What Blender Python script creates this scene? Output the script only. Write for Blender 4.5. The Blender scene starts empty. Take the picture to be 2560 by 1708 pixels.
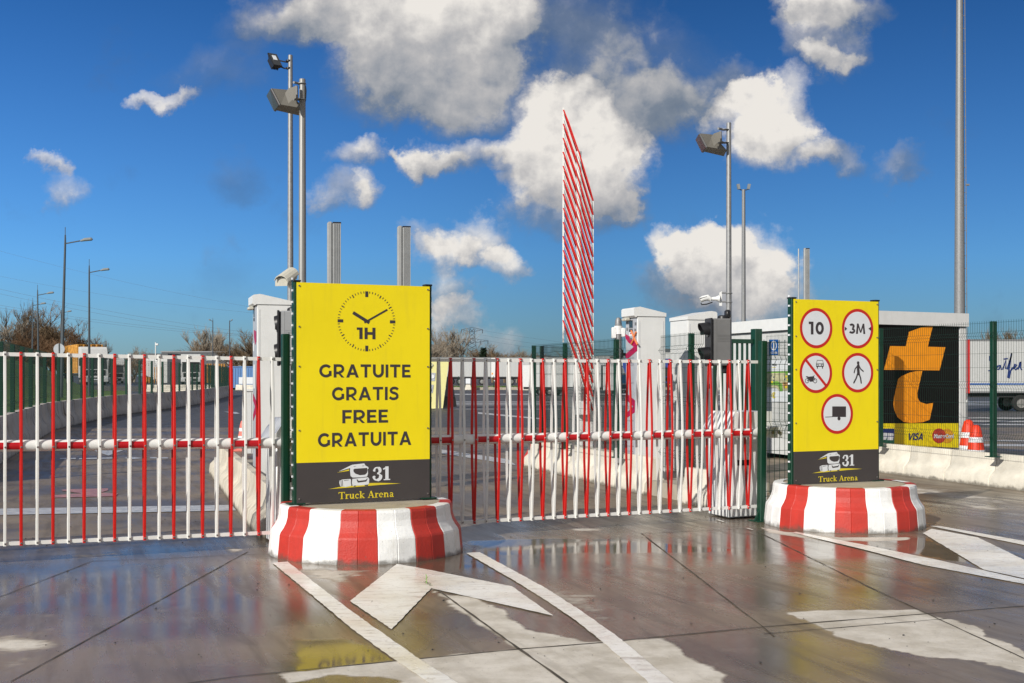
import bpy, bmesh, math, random
import numpy as np
from mathutils import Vector, Matrix
R = math.radians
sc = bpy.context.scene
COL = sc.collection
# ------------------------------------------------------------------ camera
F = 3000.0; HZ = 940.0; HC = 1.6            # focal length and horizon in photo pixels, eye height in metres
cam_d = bpy.data.cameras.new('camera'); cam = bpy.data.objects.new('camera', cam_d); COL.objects.link(cam)
cam.location = (0, 0, HC); cam.rotation_euler = (R(90), 0, 0)
cam_d.sensor_width = 36; cam_d.lens = 36 * F / 2560; cam_d.shift_y = (HZ - 854) / 2560
cam_d.clip_end = 6000; cam_d.clip_start = 0.05
sc.camera = cam
sc.render.resolution_x = 1024; sc.render.resolution_y = 683
sc.view_settings.view_transform = 'Standard'; sc.view_settings.look = 'None'
sc.view_settings.exposure = 0.0; sc.view_settings.gamma = 1.0
# ------------------------------------------------------------------ sun and sky
SUN_AZ = 37.0; SUN_EL = 28.0                # sun behind the viewer, to the left
S = Vector((-math.sin(R(SUN_AZ)) * math.cos(R(SUN_EL)), -math.cos(R(SUN_AZ)) * math.cos(R(SUN_EL)), math.sin(R(SUN_EL))))
sd = bpy.data.lights.new('sun', 'SUN'); sd.energy = 4.6; sd.angle = R(0.5); sd.color = (1.0, 0.95, 0.87)
so = bpy.data.objects.new('sun', sd); COL.objects.link(so); so.rotation_euler = S.to_track_quat('Z', 'Y').to_euler()
so.location = S * 50
w = bpy.data.worlds.new('World'); sc.world = w; w.use_nodes = True
nt = w.node_tree; nt.nodes.clear()
def N(t, nt=nt, **k):
    n = nt.nodes.new(t)
    for a, b in k.items(): setattr(n, a, b)
    return n
def world_sky():
    L = nt.links.new
    out = N('ShaderNodeOutputWorld'); bg = N('ShaderNodeBackground'); bg.inputs[1].default_value = 0.12
    L(bg.outputs[0], out.inputs[0])
    sky = N('ShaderNodeTexSky', sky_type='NISHITA', sun_disc=False)
    sky.sun_elevation = R(SUN_EL); sky.sun_rotation = R(180 + SUN_AZ); sky.air_density = 1.0; sky.dust_density = 0.4; sky.ozone_density = 3.0
    tc = N('ShaderNodeTexCoord'); sep = N('ShaderNodeSeparateXYZ'); L(tc.outputs['Generated'], sep.inputs[0])
    def M(op, a, b=None, clamp=False):
        n = N('ShaderNodeMath', operation=op); n.use_clamp = clamp
        for i, v in enumerate((a, b)):
            if v is None: continue
            if isinstance(v, (int, float)): n.inputs[i].default_value = v
            else: L(v, n.inputs[i])
        return n.outputs[0]
    ay = M('MAXIMUM', M('ABSOLUTE', sep.outputs[1]), 0.02)
    u = M('DIVIDE', sep.outputs[0], ay); v = M('DIVIDE', sep.outputs[2], ay)
    # warp
    comb = N('ShaderNodeCombineXYZ'); L(u, comb.inputs[0]); L(v, comb.inputs[1])
    nz = N('ShaderNodeTexNoise'); nz.inputs['Scale'].default_value = 14; nz.inputs['Detail'].default_value = 10; nz.inputs['Roughness'].default_value = 0.62
    L(comb.outputs[0], nz.inputs['Vector'])
    wp = N('ShaderNodeVectorMath', operation='MULTIPLY_ADD'); L(nz.outputs['Color'], wp.inputs[0])
    wp.inputs[1].default_value = (0.10, 0.085, 0); wp.inputs[2].default_value = (-0.05, -0.0425, 0)
    w2 = N('ShaderNodeVectorMath', operation='ADD'); L(comb.outputs[0], w2.inputs[0]); L(wp.outputs[0], w2.inputs[1])
    P = w2.outputs[0]
    # (px, py, half width, half height, density, brightness)
    B = [(800,20,190,90,.85,.55),(960,30,190,110,.95,.85),(1110,120,190,170,1.0,.76),(1190,40,140,120,1.0,.8),(1000,180,170,110,.8,.42),(1180,240,140,90,.75,.7),
         (1240,110,80,120,.9,.78),(1430,120,170,150,.5,.4),(1600,180,190,130,.55,.5),(1440,40,190,90,.45,.42),(1520,270,190,90,.55,.55),
         (1440,330,140,110,1.5,1.0),(1500,400,120,130,1.5,.95),(1370,400,130,100,1.3,.85),(1420,500,150,80,1.1,.62),(1170,395,130,48,1.0,.8),
         (1090,400,70,30,.8,.75),(1560,500,70,60,.8,.6),(1900,280,130,100,1.5,1.0),(1860,220,70,50,1.2,1.0),(1930,370,120,80,1.35,.9),(1690,270,100,90,.8,.5),
         (2080,400,60,40,.8,.62),(1680,590,60,52,1.2,.92),(1760,640,95,70,1.4,.95),(1860,670,120,90,1.5,1.0),(1900,730,130,90,1.3,.85),(1720,720,130,80,1.2,.42),
         (2060,90,90,110,.95,.72),(2110,20,110,50,.9,.7),(2010,10,60,40,.8,.75),(2250,400,80,38,.75,.6),(2070,160,50,40,.8,.8),
         (430,236,72,26,1.0,.95),(560,180,120,70,.45,.45),(110,390,46,26,1.05,.95),(150,460,44,60,.75,.8),(900,370,80,42,1.0,.85),(850,470,60,50,.85,.75),
         (905,470,40,45,.8,.8),(1010,380,20,18,.8,.8),(1090,640,90,55,1.1,.88),(1200,600,80,60,1.05,.85),(1270,660,60,55,1.15,.95),(1120,740,60,50,.85,.75),
         (1150,800,50,40,.85,.8),(1240,850,60,40,.8,.75),(1050,600,60,50,.8,.8),(590,440,90,60,.42,.16),(570,660,90,80,.24,.15),(700,60,170,60,.6,.5),(1820,180,90,60,.7,.5)]
    dens = None; bri = None
    for (px, py, a, b, d, br) in B:
        s = N('ShaderNodeVectorMath', operation='SUBTRACT'); L(P, s.inputs[0]); s.inputs[1].default_value = ((px - 1280) / F, (HZ - py) / F, 0)
        m = N('ShaderNodeVectorMath', operation='MULTIPLY'); L(s.outputs[0], m.inputs[0]); m.inputs[1].default_value = (F / a / 1.3, F / b / 1.3, 0)
        q = N('ShaderNodeVectorMath', operation='DOT_PRODUCT'); L(m.outputs[0], q.inputs[0]); L(m.outputs[0], q.inputs[1])
        e = M('MAXIMUM', M('SUBTRACT', 1.0, q.outputs['Value']), 0.0)
        e = M('MULTIPLY', e, d)
        lt = N('ShaderNodeVectorMath', operation='DOT_PRODUCT'); L(m.outputs[0], lt.inputs[0]); lt.inputs[1].default_value = (-0.12, 0.34, 0)
        dens = e if dens is None else M('ADD', dens, e)
        eb = M('MULTIPLY', e, M('ADD', lt.outputs['Value'], br))
        bri = eb if bri is None else M('ADD', bri, eb)
    n2 = N('ShaderNodeTexNoise'); n2.inputs['Scale'].default_value = 13; n2.inputs['Detail'].default_value = 10; n2.inputs['Roughness'].default_value = 0.56
    L(comb.outputs[0], n2.inputs['Vector'])
    front = N('ShaderNodeMapRange'); front.inputs[1].default_value = 0.0; front.inputs[2].default_value = 0.15; L(sep.outputs[1], front.inputs[0])
    dsat = M('MINIMUM', dens, 1.5)
    raw = M('ADD', dsat, M('MULTIPLY', M('SUBTRACT', n2.outputs[0], 0.5), 2.0))
    cov = N('ShaderNodeMapRange', interpolation_type='SMOOTHSTEP'); cov.inputs[1].default_value = 0.15; cov.inputs[2].default_value = 1.4; L(raw, cov.inputs[0])
    n5 = N('ShaderNodeTexNoise'); n5.inputs['Scale'].default_value = 7; n5.inputs['Detail'].default_value = 8; n5.inputs['Roughness'].default_value = 0.62; n5.inputs['Distortion'].default_value = 0.6; L(comb.outputs[0], n5.inputs['Vector'])
    veil = N('ShaderNodeMapRange', interpolation_type='SMOOTHSTEP'); veil.inputs[1].default_value = 0.0; veil.inputs[2].default_value = 1.0; veil.inputs[4].default_value = 0.7
    L(M('ADD', M('MINIMUM', dens, 1.0), M('MULTIPLY', M('SUBTRACT', n5.outputs[0], 0.5), M('MULTIPLY', M('MINIMUM', dens, 0.5), 2.6))), veil.inputs[0])
    covm = M('MULTIPLY', M('MAXIMUM', cov.outputs[0], veil.outputs[0]), M('GREATER_THAN', sep.outputs[2], 0.0))
    covm = M('MULTIPLY', covm, front.outputs[0])
    bn = M('DIVIDE', bri, M('MAXIMUM', dens, 0.05))
    # relief: noise difference towards the light gives the billows a lit and a shaded side
    n6 = N('ShaderNodeTexNoise'); n6.inputs['Scale'].default_value = 48; n6.inputs['Detail'].default_value = 8; n6.inputs['Roughness'].default_value = 0.6; n6.inputs['Distortion'].default_value = 0.4; L(comb.outputs[0], n6.inputs['Vector'])
    raw = M('ADD', raw, M('MULTIPLY', M('SUBTRACT', n6.outputs[0], 0.5), 0.75))
    cov = N('ShaderNodeMapRange', interpolation_type='SMOOTHSTEP'); cov.inputs[1].default_value = 0.14; cov.inputs[2].default_value = 1.35; L(raw, cov.inputs[0])
    covm = M('MULTIPLY', M('MAXIMUM', cov.outputs[0], veil.outputs[0]), M('GREATER_THAN', sep.outputs[2], 0.0)); covm = M('MULTIPLY', covm, front.outputs[0])
    n3 = N('ShaderNodeTexNoise'); n3.inputs['Scale'].default_value = 13; n3.inputs['Detail'].default_value = 10; n3.inputs['Roughness'].default_value = 0.56
    of = N('ShaderNodeVectorMath', operation='ADD'); L(comb.outputs[0], of.inputs[0]); of.inputs[1].default_value = (-0.008, 0.009, 0); L(of.outputs[0], n3.inputs['Vector'])
    rel = M('MULTIPLY', M('SUBTRACT', n2.outputs[0], n3.outputs[0]), 1.15)
    rel = M('ADD', rel, M('MULTIPLY', M('SUBTRACT', n6.outputs[0], 0.5), 0.30))
    edge = M('MULTIPLY', M('SUBTRACT', cov.outputs[0], 0.75), 0.22)
    bb = M('ADD', M('ADD', bn, edge), rel, True)
    thick = N('ShaderNodeMapRange'); thick.inputs[1].default_value = 0.2; thick.inputs[2].default_value = 1.3; thick.inputs[3].default_value = 0.8; thick.inputs[4].default_value = 1.0; L(raw, thick.inputs[0])
    cr = N('ShaderNodeValToRGB'); L(bb, cr.inputs[0])
    el = cr.color_ramp.elements
    el[0].position = 0.0; el[0].color = (0.75, 1.15, 1.8, 1); el[1].position = 1.0; el[1].color = (7.0, 6.7, 6.3, 1)
    x = el.new(0.42); x.color = (1.6, 1.95, 2.5, 1)
    x = el.new(0.75); x.color = (4.1, 4.05, 4.1, 1)
    # saturated polarised blue: the sky texture shifted towards blue
    tint = N('ShaderNodeMix', data_type='RGBA', blend_type='MULTIPLY'); tint.inputs[0].default_value = 1.0
    gr = N('ShaderNodeValToRGB'); L(v, gr.inputs[0]); ge = gr.color_ramp.elements
    ge[0].position = 0.0; ge[0].color = (0.22, 0.35, 0.52, 1); ge[1].position = 0.34; ge[1].color = (0.085, 0.25, 0.47, 1)
    x = ge.new(0.10); x.color = (0.19, 0.40, 0.68, 1)
    L(sky.outputs[0], tint.inputs[6]); L(gr.outputs[0], tint.inputs[7])
    lr = N('ShaderNodeMapRange'); L(u, lr.inputs[0]); lr.inputs[1].default_value = -0.45; lr.inputs[2].default_value = 0.05; lr.inputs[3].default_value = 1.75; lr.inputs[4].default_value = 0.95
    ts = N('ShaderNodeVectorMath', operation='SCALE'); L(tint.outputs[2], ts.inputs[0]); L(lr.outputs[0], ts.inputs['Scale'])
    hz = N('ShaderNodeMix', data_type='RGBA'); L(covm, hz.inputs[0]); L(ts.outputs[0], hz.inputs[6]); L(cr.outputs[0], hz.inputs[7])
    # unseen broken cloud, added overhead and behind the viewer to neutralise the ambient light
    n4 = N('ShaderNodeTexNoise'); n4.inputs['Scale'].default_value = 2.6; n4.inputs['Detail'].default_value = 7; n4.inputs['Roughness'].default_value = 0.55; L(tc.outputs['Generated'], n4.inputs['Vector'])
    up = N('ShaderNodeMapRange'); L(v, up.inputs[0]); up.inputs[1].default_value = 0.36; up.inputs[2].default_value = 0.75
    away = M('MAXIMUM', up.outputs[0], M('SUBTRACT', 1.0, front.outputs[0]))
    ov = N('ShaderNodeMapRange', interpolation_type='SMOOTHSTEP'); ov.inputs[1].default_value = 0.36; ov.inputs[2].default_value = 0.56; L(n4.outputs[0], ov.inputs[0])
    ovm = M('MULTIPLY', M('MULTIPLY', ov.outputs[0], away), M('GREATER_THAN', sep.outputs[2], 0.0))
    oc = N('ShaderNodeMix', data_type='RGBA'); L(n4.outputs[0], oc.inputs[0]); oc.inputs[6].default_value = (5.4, 5.0, 4.5, 1); oc.inputs[7].default_value = (2.6, 2.6, 2.7, 1)
    h2 = N('ShaderNodeMix', data_type='RGBA'); L(ovm, h2.inputs[0]); L(hz.outputs[2], h2.inputs[6]); L(oc.outputs[2], h2.inputs[7])
    L(h2.outputs[2], bg.inputs[0])
world_sky()
# ------------------------------------------------------------------ helpers
def G(px, py, z=0.0):
    Y = (HC - z) * F / (py - HZ); return Vector(((px - 1280) / F * Y, Y, z))
def PT(px, py, Y): return Vector(((px - 1280) / F * Y, Y, HC - (py - HZ) / F * Y))
def lin(c): return c / 12.92 if c <= 0.04045 else ((c + 0.055) / 1.055) ** 2.4
def rgb(r, g, b): return (lin(r / 255), lin(g / 255), lin(b / 255), 1)
class MB:
    def __init__(s): s.v = []; s.f = []; s.m = []
    def add(s, vs, fs, m=0):
        o = len(s.v); s.v += [tuple(x) for x in vs]; s.f += [tuple(i + o for i in f) for f in fs]; s.m += [m] * len(fs); return s
    def box(s, x0, x1, y0, y1, z0, z1, m=0, b=0.0):
        if b > 0:      # chamfered
            pts = []
            for (x, sx) in ((x0, 1), (x1, -1)):
                for (y, sy) in ((y0, 1), (y1, -1)):
                    for (z, sz) in ((z0, 1), (z1, -1)):
                        pts += [(x + sx * b, y + sy * b, z), (x + sx * b, y, z + sz * b), (x, y + sy * b, z + sz * b)]
            bm = bmesh.new()
            for p in pts: bm.verts.new(p)
            r = bmesh.ops.convex_hull(bm, input=bm.verts)
            bmesh.ops.dissolve_limit(bm, angle_limit=0.01, verts=bm.verts, edges=bm.edges)
            bm.verts.index_update()
            s.add([v.co.copy() for v in bm.verts], [[v.index for v in f.verts] for f in bm.faces], m); bm.free(); return s
        vs = [(x, y, z) for z in (z0, z1) for y in (y0, y1) for x in (x0, x1)]
        return s.add(vs, [(0, 2, 3, 1), (4, 5, 7, 6), (0, 1, 5, 4), (2, 6, 7, 3), (0, 4, 6, 2), (1, 3, 7, 5)], m)
    def tube(s, pts, r, n=8, m=0, cap=True):
        pts = [Vector(p) for p in pts]; rs = r if isinstance(r, (list, tuple)) else [r] * len(pts)
        vs = []; fs = []; up = None
        for i, p in enumerate(pts):
            t = (pts[min(i + 1, len(pts) - 1)] - pts[max(i - 1, 0)]).normalized()
            if up is None: up = Vector((0, 0, 1)) if abs(t.z) < 0.9 else Vector((1, 0, 0))
            a = t.cross(up).normalized(); b = a.cross(t).normalized(); up = b
            for k in range(n):
                g = 2 * math.pi * (k + .5) / n; vs.append(p + (a * math.cos(g) + b * math.sin(g)) * rs[i])
        for i in range(len(pts) - 1):
            for k in range(n):
                k2 = (k + 1) % n; fs.append((i * n + k, i * n + k2, (i + 1) * n + k2, (i + 1) * n + k))
        if cap: fs += [tuple(range(n))[::-1], tuple(range((len(pts) - 1) * n, len(pts) * n))]
        return s.add(vs, fs, m)
    def lathe(s, prof, c=(0, 0, 0), n=20, m=0, cap=True):
        vs = []; fs = []
        for (r, z) in prof:
            for k in range(n):
                g = 2 * math.pi * k / n; vs.append((c[0] + r * math.cos(g), c[1] + r * math.sin(g), c[2] + z))
        for i in range(len(prof) - 1):
            for k in range(n): k2 = (k + 1) % n; fs.append((i * n + k, i * n + k2, (i + 1) * n + k2, (i + 1) * n + k))
        if cap and prof[-1][0] > 1e-4: fs.append(tuple(range((len(prof) - 1) * n, len(prof) * n)))
        return s.add(vs, fs, m)
    def prism(s, poly, y0, y1, m=0, ax='xz'):
        n = len(poly)
        def q(p, y): return (p[0], y, p[1]) if ax == 'xz' else ((p[0], p[1], y) if ax == 'xy' else (y, p[0], p[1]))
        vs = [q(p, y0) for p in poly] + [q(p, y1) for p in poly]
        a = sum(poly[i][0] * poly[(i + 1) % n][1] - poly[(i + 1) % n][0] * poly[i][1] for i in range(n))
        fs = [tuple(range(n)), tuple(range(n, 2 * n))[::-1]] + [(i, i + n, (i + 1) % n + n, (i + 1) % n) for i in range(n)]
        return s.add(vs, fs, m)
    def hex8(s, p, m=0): return s.add(p, [(0, 3, 2, 1), (4, 5, 6, 7), (0, 1, 5, 4), (1, 2, 6, 5), (2, 3, 7, 6), (3, 0, 4, 7)], m)
    def xform(s, M): s.v = [tuple(M @ Vector(v)) for v in s.v]; return s
    def build(s, name, mats, parent=None, smooth=False):
        me = bpy.data.meshes.new(name); me.from_pydata(s.v, [], s.f)
        if not isinstance(mats, (list, tuple)): mats = [mats]
        for mt in mats: me.materials.append(mt)
        if len(mats) > 1: me.polygons.foreach_set('material_index', s.m)
        bm = bmesh.new(); bm.from_mesh(me); bmesh.ops.recalc_face_normals(bm, faces=bm.faces); bm.to_mesh(me); bm.free()
        if smooth:
            me.shade_smooth()
            try: me.set_sharp_from_angle(angle=R(38))
            except Exception: pass
        o = bpy.data.objects.new(name, me); COL.objects.link(o)
        if parent: o.parent = parent
        return o
def tag(o, label=None, cat=None, group=None, kind=None):
    if label: o['label'] = label
    if cat: o['category'] = cat
    if group: o['group'] = group
    if kind: o['kind'] = kind
    return o
def thing(name, label, cat, loc=(0, 0, 0), rz=0.0, group=None):
    o = bpy.data.objects.new(name, None); COL.objects.link(o); o.location = loc; o.rotation_euler = (0, 0, rz); o.empty_display_size = .1
    return tag(o, label, cat, group)
def copy_tree(o, kids, loc=None, rz=None, label=None, parent=None):
    c = o.copy(); COL.objects.link(c)
    if parent is not None: c.parent = parent
    if loc is not None: c.location = loc
    if rz is not None: c.rotation_euler = (0, 0, rz)
    if label: c['label'] = label
    for ch in kids.get(o.name, []): copy_tree(ch, kids, parent=c)
    return c
def kidmap():
    d = {}
    for o in COL.objects:
        if o.parent: d.setdefault(o.parent.name, []).append(o)
    return d
# ------------------------------------------------------------------ materials
def mat(name, col, rough=0.5, metal=0.0, var=0.12, vs=6.0, bump=0.0, bs=60.0, dirt=0.0, dirtcol=(0.12, 0.10, 0.08, 1), coat=0.0, spec=0.5, streak=0.0):
    m = bpy.data.materials.new(name); m.use_nodes = True; t = m.node_tree; L = t.links.new
    b = t.nodes['Principled BSDF']; b.inputs['Roughness'].default_value = rough; b.inputs['Metallic'].default_value = metal
    b.inputs['Specular IOR Level'].default_value = spec; b.inputs['Coat Weight'].default_value = coat
    tc = t.nodes.new('ShaderNodeTexCoord')
    n = t.nodes.new('ShaderNodeTexNoise'); n.inputs['Scale'].default_value = vs; n.inputs['Detail'].default_value = 6; n.inputs['Roughness'].default_value = .6
    L(tc.outputs['Object'], n.inputs['Vector'])
    mr = t.nodes.new('ShaderNodeMapRange'); mr.inputs[1].default_value = .3; mr.inputs[2].default_value = .7
    mr.inputs[3].default_value = 1 - var; mr.inputs[4].default_value = 1 + var * .35; L(n.outputs[0], mr.inputs[0])
    mx = t.nodes.new('ShaderNodeVectorMath'); mx.operation = 'SCALE'; mx.inputs[0].default_value = col[:3]; L(mr.outputs[0], mx.inputs['Scale'])
    c = mx.outputs[0]
    if dirt > 0:
        mp = t.nodes.new('ShaderNodeMapping'); mp.inputs['Scale'].default_value = (14, 14, 1.6 if streak else 14); L(tc.outputs['Object'], mp.inputs[0])
        n2 = t.nodes.new('ShaderNodeTexNoise'); n2.inputs['Scale'].default_value = 1.0 if streak else .5; n2.inputs['Detail'].default_value = 8; n2.inputs['Roughness'].default_value = .65; L(mp.outputs[0], n2.inputs['Vector'])
        r2 = t.nodes.new('ShaderNodeMapRange'); r2.interpolation_type = 'SMOOTHSTEP'; r2.inputs[1].default_value = .5; r2.inputs[2].default_value = .75; r2.inputs[4].default_value = dirt; L(n2.outputs[0], r2.inputs[0])
        m2 = t.nodes.new('ShaderNodeMix'); m2.data_type = 'RGBA'; L(r2.outputs[0], m2.inputs[0]); L(c, m2.inputs[6]); m2.inputs[7].default_value = dirtcol; c = m2.outputs[2]
    L(c, b.inputs['Base Color'])
    rr = t.nodes.new('ShaderNodeMapRange'); rr.inputs[3].default_value = rough * .85; rr.inputs[4].default_value = min(1, rough * 1.2); L(n.outputs[0], rr.inputs[0]); L(rr.outputs[0], b.inputs['Roughness'])
    if bump > 0:
        n3 = t.nodes.new('ShaderNodeTexNoise'); n3.inputs['Scale'].default_value = bs; n3.inputs['Detail'].default_value = 4; L(tc.outputs['Object'], n3.inputs['Vector'])
        bp = t.nodes.new('ShaderNodeBump'); bp.inputs['Strength'].default_value = bump; bp.inputs['Distance'].default_value = .01; L(n3.outputs[0], bp.inputs['Height']); L(bp.outputs[0], b.inputs['Normal'])
    return m
M_WHITE = mat('white_paint', (.80, .80, .77, 1), .35, dirt=.22, dirtcol=(.45, .42, .36, 1), var=.05)
M_WHITE2 = mat('white_cabinet', (.74, .75, .74, 1), .4, dirt=.12, dirtcol=(.4, .38, .33, 1), var=.05, streak=1)
M_RED = mat('red_paint', (.60, .012, .008, 1), .38, var=.12, dirt=.15, dirtcol=(.38, .03, .02, 1))
M_TAPE = mat('red_reflective_tape', (.50, .008, .014, 1), .3, var=.08)
M_GREEN = mat('green_coated_steel', (.003, .042, .022, 1), .38, var=.15)
M_WIRE = mat('green_wire', (.004, .030, .018, 1), .45, var=.1)
M_BLACK = mat('black_plastic', (.012, .012, .014, 1), .4)
M_RUBBER = mat('tyre_rubber', (.02, .02, .02, 1), .85)
M_STEEL = mat('bolt_steel', (.35, .34, .33, 1), .35, metal=.9)
M_GALV = mat('galvanised_steel', (.26, .265, .27, 1), .5, metal=.35, var=.25, vs=25)
M_POLEGREY = mat('grey_pole_paint', (.25, .25, .24, 1), .42, metal=.2, var=.1)
M_DARKPOLE = mat('dark_grey_pole', (.06, .075, .09, 1), .5)
M_ALU = mat('aluminium_profile', (.40, .41, .41, 1), .4, metal=.3)
M_YEL = mat('yellow_panel', (.90, .73, .004, 1), .42, var=.06, vs=1.3, dirt=.16, dirtcol=(.55, .43, .04, 1), streak=1, bump=.25, bs=3)
M_CHAR = mat('charcoal_panel', (.055, .048, .048, 1), .5, var=.08)
M_INK = mat('charcoal_lettering', (.045, .038, .042, 1), .5)
M_SIGNW = mat('sign_white', (.72, .75, .78, 1), .45, var=.03)
M_SIGNR = mat('sign_red', (.55, .018, .014, 1), .42, var=.05)
M_YTXT = mat('yellow_lettering', (.75, .60, .03, 1), .45)
M_FLOOD = mat('floodlight_housing', (.20, .19, .165, 1), .5)
M_CAM = mat('camera_housing', (.55, .53, .45, 1), .45)
M_TLGREY = mat('traffic_light_grey', (.30, .31, .32, 1), .45, var=.1)
M_TLDARK = mat('traffic_light_darkgrey', (.16, .16, .16, 1), .5)
M_GLASS = mat('dark_glass', (.02, .025, .03, 1), .08, spec=.8)
M_LAMPG = mat('lamp_glass', (.055, .045, .05, 1), .25, spec=.6)
M_MAG = mat('magenta_film', (.42, .004, .07, 1), .4)
M_PANEL = mat('grey_panel', (.42, .44, .48, 1), .4)
M_ORANGE = mat('orange_print', (1.0, .36, .012, 1), .6, spec=.3)
M_PBLACK = mat('black_print', (.008, .007, .007, 1), .7, spec=.2)
M_NAVY = mat('navy_print', (.01, .03, .16, 1), .5)
M_DGREEN = mat('dark_green_print', (.01, .10, .06, 1), .5)
M_BLUE = mat('blue_print', (.005, .09, .35, 1), .5)
M_TRAIL = mat('trailer_white', (.50, .51, .50, 1), .45, var=.08, dirt=.2, dirtcol=(.35, .33, .28, 1), streak=1)
M_CHASSIS = mat('chassis_black', (.03, .03, .03, 1), .7)
M_RIM = mat('wheel_rim', (.35, .34, .32, 1), .4, metal=.5)
M_WOOD = mat('pallet_wood', (.78, .38, .07, 1), .8, var=.6, vs=3)
M_BBLUE = mat('container_blue', (.10, .24, .50, 1), .6, dirt=.5, dirtcol=(.35, .15, .06, 1))
M_BGREY = mat('building_grey', (.10, .11, .12, 1), .6)
M_BWHITE = mat('building_white', (.60, .61, .60, 1), .6)
M_BBEIGE = mat('building_beige', (.55, .53, .47, 1), .6)
M_CONE = mat('cone_red', (.75, .045, .012, 1), .5, var=.15)
M_CONEF = mat('cone_faded', (.75, .20, .16, 1), .6, var=.3)
M_PALEY = mat('pale_yellow_board', (.72, .68, .30, 1), .5, var=.05)
M_CURT = mat('blue_curtain', (.03, .07, .30, 1), .6)
M_STRAP = mat('orange_strap', (.75, .22, .08, 1), .6)
M_GRASSP = mat('map_green', (.20, .45, .06, 1), .5)
M_STONE = mat('pale_stone', (.5, .46, .38, 1), .9)
M_FARLAMP = mat('lamp_head_grey', (.22, .24, .25, 1), .5)
def concrete(name, base, stain, stainamt, foot=True, scale=1.0, bmp=.35):
    """bare concrete: pores, vertical run-off stains, darker damp foot (object z in metres)"""
    m = bpy.data.materials.new(name); m.use_nodes = True; t = m.node_tree; L = t.links.new
    b = t.nodes['Principled BSDF']; b.inputs['Roughness'].default_value = .85
    tc = t.nodes.new('ShaderNodeTexCoord'); oi = t.nodes.new('ShaderNodeObjectInfo')
    ad = t.nodes.new('ShaderNodeVectorMath'); ad.operation = 'MULTIPLY_ADD'; ad.inputs[1].default_value = (37, 37, 0); L(oi.outputs['Random'], ad.inputs[0]); L(tc.outputs['Object'], ad.inputs[2])
    def noise(sc_, det, vec, ro=.6):
        n = t.nodes.new('ShaderNodeTexNoise'); n.inputs['Scale'].default_value = sc_; n.inputs['Detail'].default_value = det; n.inputs['Roughness'].default_value = ro; L(vec, n.inputs['Vector']); return n.outputs[0]
    def mp(sv):
        q = t.nodes.new('ShaderNodeMapping'); q.inputs['Scale'].default_value = sv; L(ad.outputs[0], q.inputs[0]); return q.outputs[0]
    def rng(v, a, b_, c, d):
        q = t.nodes.new('ShaderNodeMapRange'); q.interpolation_type = 'SMOOTHSTEP'
        for i, x in zip((1, 2, 3, 4), (a, b_, c, d)): q.inputs[i].default_value = x
        L(v, q.inputs[0]); return q.outputs[0]
    def mix(f, a, b_, bl='MIX'):
        q = t.nodes.new('ShaderNodeMix'); q.data_type = 'RGBA'; q.blend_type = bl
        L(f, q.inputs[0]) if not isinstance(f, float) else setattr(q.inputs[0], 'default_value', f)
        for i, x in ((6, a), (7, b_)):
            if isinstance(x, tuple): q.inputs[i].default_value = x
            else: L(x, q.inputs[i])
        return q.outputs[2]
    n1 = noise(5 * scale, 7, ad.outputs[0])
    c = mix(rng(n1, .3, .7, 0, 1), tuple(x * .82 for x in base[:3]) + (1,), base)
    st = noise(1, 8, mp((9 * scale, 9 * scale, 1.1)), .65)
    c = mix(rng(st, .5, .72, 0, stainamt), c, stain)
    po = noise(90, 2, ad.outputs[0]); c = mix(rng(po, .66, .74, 0, .6), c, (.10, .09, .07, 1))
    if foot:
        sp = t.nodes.new('ShaderNodeSeparateXYZ'); L(tc.outputs['Object'], sp.inputs[0])
        n5 = noise(7, 5, ad.outputs[0]); ma = t.nodes.new('ShaderNodeMath'); ma.operation = 'MULTIPLY_ADD'; ma.inputs[1].default_value = -.16; L(n5, ma.inputs[0]); L(sp.outputs[2], ma.inputs[2])
        c = mix(rng(ma.outputs[0], -.075, -.02, .75, 0), c, (.07, .06, .045, 1))
    L(c, b.inputs['Base Color'])
    bp = t.nodes.new('ShaderNodeBump'); bp.inputs['Strength'].default_value = bmp; bp.inputs['Distance'].default_value = .01; L(noise(60, 5, ad.outputs[0]), bp.inputs['Height']); L(bp.outputs[0], b.inputs['Normal'])
    return m
M_CONC = concrete('barrier_concrete', (.62, .57, .47, 1), (.30, .25, .18, 1), .7)
M_CONCW = concrete('pale_barrier_concrete', (.72, .68, .58, 1), (.50, .44, .34, 1), .45)
M_CONCG = concrete('stained_barrier_concrete', (.50, .46, .42, 1), (.10, .07, .045, 1), .95, scale=.35)
M_BLOCKTOP = concrete('block_top_concrete', (.42, .37, .28, 1), (.25, .21, .15, 1), .5, foot=False)
def painted(name, base):
    m = concrete(name, base, (base[0] * .62, base[1] * .58 + .01, base[2] * .52 + .01, 1), .42, bmp=.32)
    m.node_tree.nodes['Principled BSDF'].inputs['Roughness'].default_value = .5; return m
M_BW = painted('block_white_paint', (.88, .89, .88, 1)); M_BR = painted('block_red_paint', (.52, .035, .022, 1))
M_KIOSKKERB = concrete('kerb_concrete', (.40, .36, .29, 1), (.2, .17, .12, 1), .6, foot=False)
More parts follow.
